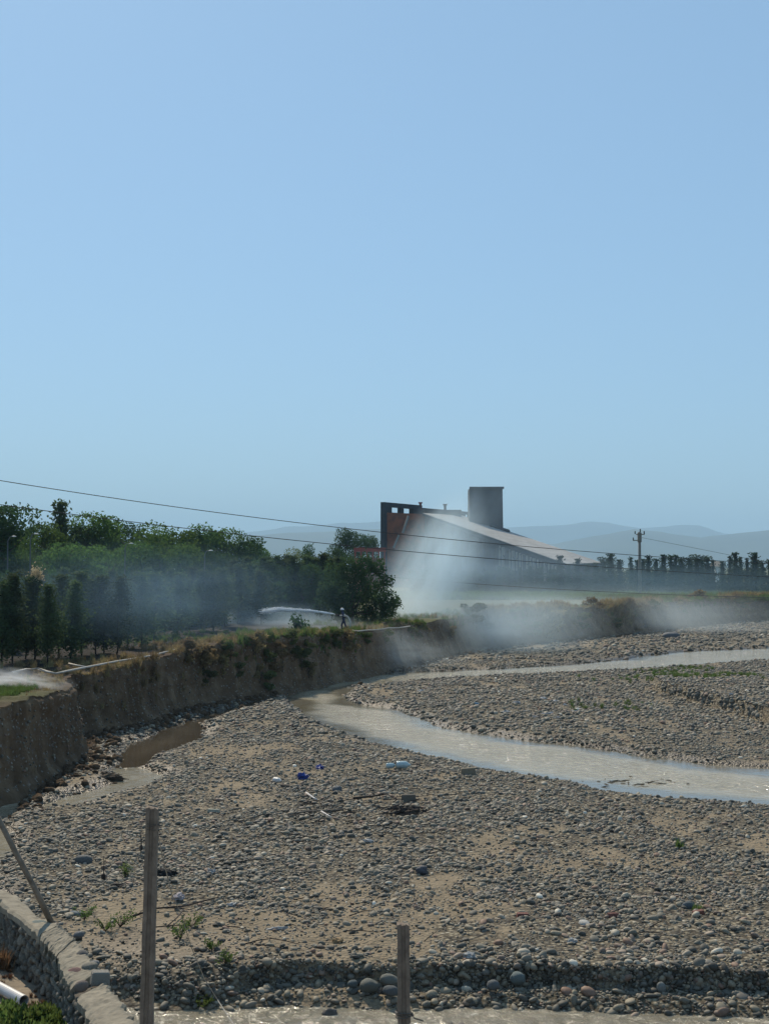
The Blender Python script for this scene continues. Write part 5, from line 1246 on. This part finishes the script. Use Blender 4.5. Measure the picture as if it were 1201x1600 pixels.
# ------------------------------------------------------------------ firefighter, hoses, jet
def firefighter():
    Y = 92.0; foot = AT(537, 987, Y); zg = foot.z; S = 1.0
    t = empty('person', (foot.x, Y, zg)); t.scale = (.88, .88, .84)
    # facing -x, holding a nozzle forward; x forward is negative
    J = dict(pel=(.0, 0, .95), waist=(-.02, 0, 1.08), chest=(-.06, 0, 1.30), neck=(-.09, 0, 1.50), head=(-.12, 0, 1.66),
             hL=(0, .1, .9), kL=(-.16, .12, .52), aL=(-.14, .13, .1), tL=(-.32, .13, .05), hR=(0, -.1, .9), kR=(.12, -.13, .5), aR=(.26, -.14, .1), tR=(.1, -.15, .05),
             sL=(-.08, .19, 1.44), eL=(-.22, .24, 1.20), wL=(-.44, .1, 1.27), pL=(-.50, .06, 1.29), sR=(-.06, -.19, 1.44), eR=(-.02, -.3, 1.18), wR=(-.22, -.16, 1.2), pR=(-.29, -.11, 1.22))
    rad = dict(pel=.145, waist=.135, chest=.16, neck=.065, head=.1, hL=.1, kL=.07, aL=.05, tL=.045, hR=.1, kR=.07, aR=.05, tR=.045, sL=.075, eL=.05, wL=.033, pL=.036, sR=.075, eR=.05, wR=.033, pR=.036)
    E = [('pel', 'waist'), ('waist', 'chest'), ('chest', 'neck'), ('neck', 'head'), ('pel', 'hL'), ('hL', 'kL'), ('kL', 'aL'), ('aL', 'tL'), ('pel', 'hR'), ('hR', 'kR'), ('kR', 'aR'), ('aR', 'tR'), ('chest', 'sL'), ('sL', 'eL'), ('eL', 'wL'), ('wL', 'pL'), ('chest', 'sR'), ('sR', 'eR'), ('eR', 'wR'), ('wR', 'pR')]
    keys = list(J); vs = [J[k] for k in keys]; rs = [rad[k] for k in keys]; es = [(keys.index(a), keys.index(b_)) for a, b_ in E]; roots = [0]
    for side, pk in ((1, 'pL'), (-1, 'pR')):
        px_, py_, pz_ = J[pk]
        for f in range(5):
            r0 = len(vs); dy = (-.025 + .0165 * f) if f < 4 else -.03
            a = (px_ - .0, py_ + dy * .6, pz_ + .01); L_ = (.07, .08, .075, .06, .05)[f]
            vs += [a, (a[0] - L_ * .7, a[1] + dy * .3, a[2] + (.01 if f < 4 else .03)), (a[0] - L_, a[1] + dy * .2, a[2] - .03)]; rs += [.012, .011, .009]
            es += [(r0, r0 + 1), (r0 + 1, r0 + 2)]; roots.append(r0)
    me = bpy.data.meshes.new('body'); me.from_pydata([Vector(v) for v in vs], es, [])
    o = link('body', me, t); sk = o.modifiers.new('skin', 'SKIN')
    for i, d in enumerate(me.skin_vertices[0].data): d.radius = (rs[i], rs[i]); d.use_root = i in roots
    o.modifiers.new('smooth', 'SUBSURF').levels = 1
    M_u = simple('navy_uniform', (.03, .045, .09), (.015, .022, .05), 6, .8, .01); me.materials.append(M_u)
    bs = MB()
    for z, r in ((1.16, .165), (1.3, .175)): bs.tube([(-.04, 0, z - .02), (-.05, 0, z + .02)], r, 14)
    bs.build('reflective_band', simple('reflective_tape', (.6, .62, .5), None, 5, .4, 0), t, True)
    b = MB(); b.lathe([(.15, -.02), (.145, .0), (.125, .06), (.09, .11), (.03, .14), (.002, .142)], 14, (-.12, 0, 1.69)); b.build('helmet', M_white, t, True)
    b = MB(); b.box((-.215, 0, 1.65), (.03, .12, .09)); b.build('face', simple('skin', (.35, .2, .14), None, 5, .6, 0), t, bevel=.012)
    tag(t, 'firefighter in navy suit and white helmet aiming a water jet left', 'person')
    W = lambda p: Vector((foot.x + p[0] * .88, Y + p[1] * .88, zg + p[2] * .84))
    M_hose = simple('pale_hose', (.50, .46, .40), (.34, .31, .27), 4, .7, .005)
    h = empty('fire_hose', W((-.3, -.1, 1.2)))
    o_ = Vector(h.location)
    b = MB(); b.tube([W((-.25, -.1, 1.22)) - o_, W((-.55, .03, 1.3)) - o_, W((-.8, .06, 1.36)) - o_], [.045, .04, .03], 8); b.build('nozzle', M_dark, h, True)
    P_ = [W((-.25, -.1, 1.22)), W((.1, -.25, 1.22)), AT(544, 965, Y - .2), AT(547, 974, Y - .3), AT(545, 984, Y - .3), AT(535, 987.5, Y - .3), AT(520, 988.5, Y - .6), AT(498, 990.5, Y - 1.2), AT(478, 993, Y - 2.2), AT(462, 996, Y - 3.5)]
    b = MB(); P2 = []
    for i in range(len(P_) - 1):
        for k in range(4): 
            a, c = P_[i], P_[i + 1]; m0 = (P_[i + 1] - P_[max(0, i - 1)]) / 2; m1 = (P_[min(len(P_) - 1, i + 2)] - P_[i]) / 2; s = k / 4
            P2.append(a * (2 * s ** 3 - 3 * s * s + 1) + m0 * (s ** 3 - 2 * s * s + s) + c * (-2 * s ** 3 + 3 * s * s) + m1 * (s ** 3 - s * s))
    P2.append(P_[-1]); b.tube([p - o_ for p in P2], .075, 6); b.build('hose', M_hose, h, True)
    tag(h, 'pale fire hose looping behind the firefighter to the nozzle', 'hose')
    b = MB(); P_ = [Vector((*G(a_, c_, 2.8), 2.93 + .02 * math.sin(a_))) for a_, c_ in ((548, 988), (560, 989.5), (575, 987.5), (590, 987), (606, 984.5), (622, 984), (640, 981))]; b.tube(P_, .04, 6); tag(b.build('hose', M_hose, smooth=True), 'pale hose lying along the bank top right of the firefighter', 'hose')
    # water jet: a fan of droplets strands in an arc plus mist
    g = np.random.default_rng(5); b = MB()
    st = W((-.8, .06, 1.36)); 
    path = [AT(527, 960, Y), AT(510, 957.5, Y + .5), AT(490, 955, Y + 1), AT(470, 953.5, Y + 1.8), AT(450, 953, Y + 2.5), AT(437, 952.5, Y + 3), AT(424, 953.5, Y + 3.5), AT(408, 956, Y + 4)]
    path[0] = st
    wd = [.025, .045, .075, .105, .14, .17, .2, .24]
    V_, F_ = [], []
    for k in range(2600):
        u = 7 * g.beta(1, 1.25); i = min(6, int(u)); f = u - i
        p = path[i].lerp(path[i + 1], f); w = wd[i] * (1 - f) + wd[i + 1] * f; p = p + Vector(g.normal(0, w * .4, 3))
        d = (path[i + 1] - path[i]).normalized(); L_ = g.uniform(.05, .3); r = g.uniform(.006, .016)
        q = len(V_); a = Vector((0, r, 0)); c = Vector((0, 0, r))
        V_ += [tuple(p - d * L_), tuple(p + a), tuple(p + c), tuple(p - a), tuple(p - c), tuple(p + d * L_ * .6)]
        F_ += [[q, q + 1, q + 2], [q, q + 2, q + 3], [q, q + 3, q + 4], [q, q + 4, q + 1], [q + 5, q + 2, q + 1], [q + 5, q + 3, q + 2], [q + 5, q + 4, q + 3], [q + 5, q + 1, q + 4]]
    b.v, b.f = V_, F_
    jm = simple('white_water', (.85, .88, .9), (.8, .83, .86), 3, .3, 0, .5)
    tag(b.build('water_jet', jm), 'white water jet arcing left from the firefighter nozzle', kind='stuff')
    b = MB(); b.tube(path, [w * 1.2 for w in wd[:7]] + [.02], 10); o = b.build('jet_mist', None, smooth=True)
    m = bpy.data.materials.new('jet_spray'); m.use_nodes = True; nt = m.node_tree; nt.nodes.clear(); ou = N(nt, 'ShaderNodeOutputMaterial'); pv = N(nt, 'ShaderNodeVolumePrincipled'); pv.inputs['Density'].default_value = .55; pv.inputs['Color'].default_value = (.95, .97, 1, 1); nt.links.new(pv.outputs[0], ou.inputs['Volume']); o.data.materials.append(m); tag(o, kind='stuff')
    return M_hose
M_hose = firefighter()
def hose_on_bank():
    pts = [(20, 1053), (42, 1048), (60, 1047), (75, 1052), (88, 1055), (105, 1051), (122, 1047.5), (150, 1042), (180, 1036), (205, 1032), (235, 1027), (262, 1020), (280, 1016), (300, 1011)]
    P_ = []
    for a, b_ in pts:
        x, y = G(a, b_, 2.82); P_.append(Vector((x, y, 2.88)))
    b = MB(); b.tube(P_, .045, 6); tag(b.build('hose', M_hose, smooth=True), 'long pale hose lying on the dirt along the left bank top', 'hose')
    P_ = [Vector((*G(a, b_, 2.82), 2.86)) for a, b_ in [(108, 1038), (120, 1041), (138, 1044)]]
    b = MB(); b.tube(P_, .035, 6); tag(b.build('hose', M_hose, smooth=True), 'short loose hose end beside the long pale hose', 'hose')
hose_on_bank()

# ------------------------------------------------------------------ smoke, spray and air
def puff(name, px, py, Y, rx, ry, rd, dens, label, tilt=0, **k):
    c = AT(px, py, Y); bm = bmesh.new(); bmesh.ops.create_icosphere(bm, subdivisions=3, radius=1); me = bpy.data.meshes.new(name); bm.to_mesh(me); bm.free()
    me.materials.append(volume_mat(name + '_volume', dens, **k)); o = link(name, me, None, c, (0, tilt, 0), (rx * PX(Y), rd, ry * PX(Y))); return tag(o, label, kind='stuff')
puff('smoke_plume', 680, 885, 125, 80, 145, 8, .70, 'white smoke plume rising before the hall', .45, color=(.68, .87, 1), nscale=2.0, seed=1, stretch=(1.15, 1, .8), lo=.30, hi=.78, aniso=.4, power=1.7, detail=7)
puff('smoke_base', 640, 945, 120, 70, 60, 6, .34, 'denser smoke where the plume leaves the bank', .1, nscale=2.2, seed=12, lo=.3, hi=.72, aniso=.4, power=1.4, detail=6)
puff('smoke_column', 745, 800, 132, 75, 140, 7, .08, 'thin smoke drifting up past the tower', .35, color=(.6, .82, 1), nscale=1.8, stretch=(1.2, 1, .8), seed=2, lo=.3, hi=.78, power=1.5, detail=7)
puff('bank_smoke', 755, 978, 116, 235, 78, 10, .29, 'smoke rolling over the bank edge down to the gravel', -.06, color=(.72, .89, 1), nscale=2.0, seed=3, lo=.26, hi=.80, aniso=.4, power=1.5, detail=6)
puff('drifting_smoke', 950, 965, 150, 360, 58, 12, .15, 'thin smoke sheet along the far bank', 0, nscale=2.2, seed=4, lo=.2, hi=.8, power=1.4)
puff('hall_smoke', 760, 895, 165, 260, 70, 10, .09, 'blue smoke veiling the foot of the hall', 0, nscale=2, seed=5, color=(.58, .8, 1), lo=.25, hi=.75)
puff('row_smoke', 1040, 915, 188, 290, 50, 9, .06, 'faint blue smoke before the far cypresses', 0, nscale=2, seed=11, color=(.5, .78, 1), lo=.2, hi=.8)
puff('tree_smoke', 430, 975, 105, 190, 38, 5, .22, 'smoke among the conifers behind the firefighter', 0, nscale=2.5, seed=6, color=(.6, .82, 1), lo=.25, hi=.75)
puff('low_smoke', 470, 980, 95, 120, 26, 2.5, .35, 'low smoke on the bank under the water jet', 0, nscale=2.5, seed=7, lo=.25, hi=.75)
puff('corner_smoke', 600, 1015, 96, 150, 50, 5, .22, 'smoke filling the shaded corner of the cut bank', .1, nscale=2, seed=10)
puff('wood_haze', 230, 930, 67, 360, 95, 10, .05, 'faint blue smoke hanging in the conifer row', 0, nscale=1.8, seed=8, color=(.45, .72, 1), lo=.2, hi=.8)
puff('spray_mist', 20, 1062, 50.5, 110, 22, 1.3, 2.6, 'white spray landing on the left bank grass', .1, nscale=2.8, seed=9, color=(.92, .96, 1), power=1.7)
b = MB(); X0, X1, Y0_, Y1_, Z0_, Z1_ = -9000, 9000, -300, 15000, -2.0, 470
b.box(((X0 + X1) / 2, (Y0_ + Y1_) / 2, (Z0_ + Z1_) / 2), (X1 - X0, Y1_ - Y0_, Z1_ - Z0_))
hm = bpy.data.materials.new('air'); hm.use_nodes = True; nt = hm.node_tree; nt.nodes.clear(); ou = N(nt, 'ShaderNodeOutputMaterial'); pv = N(nt, 'ShaderNodeVolumePrincipled')
pv.inputs['Density'].default_value = 1.5e-4; pv.inputs['Color'].default_value = (.52, .77, 1, 1); nt.links.new(pv.outputs[0], ou.inputs['Volume'])
tag(b.build('haze', hm), kind='stuff')
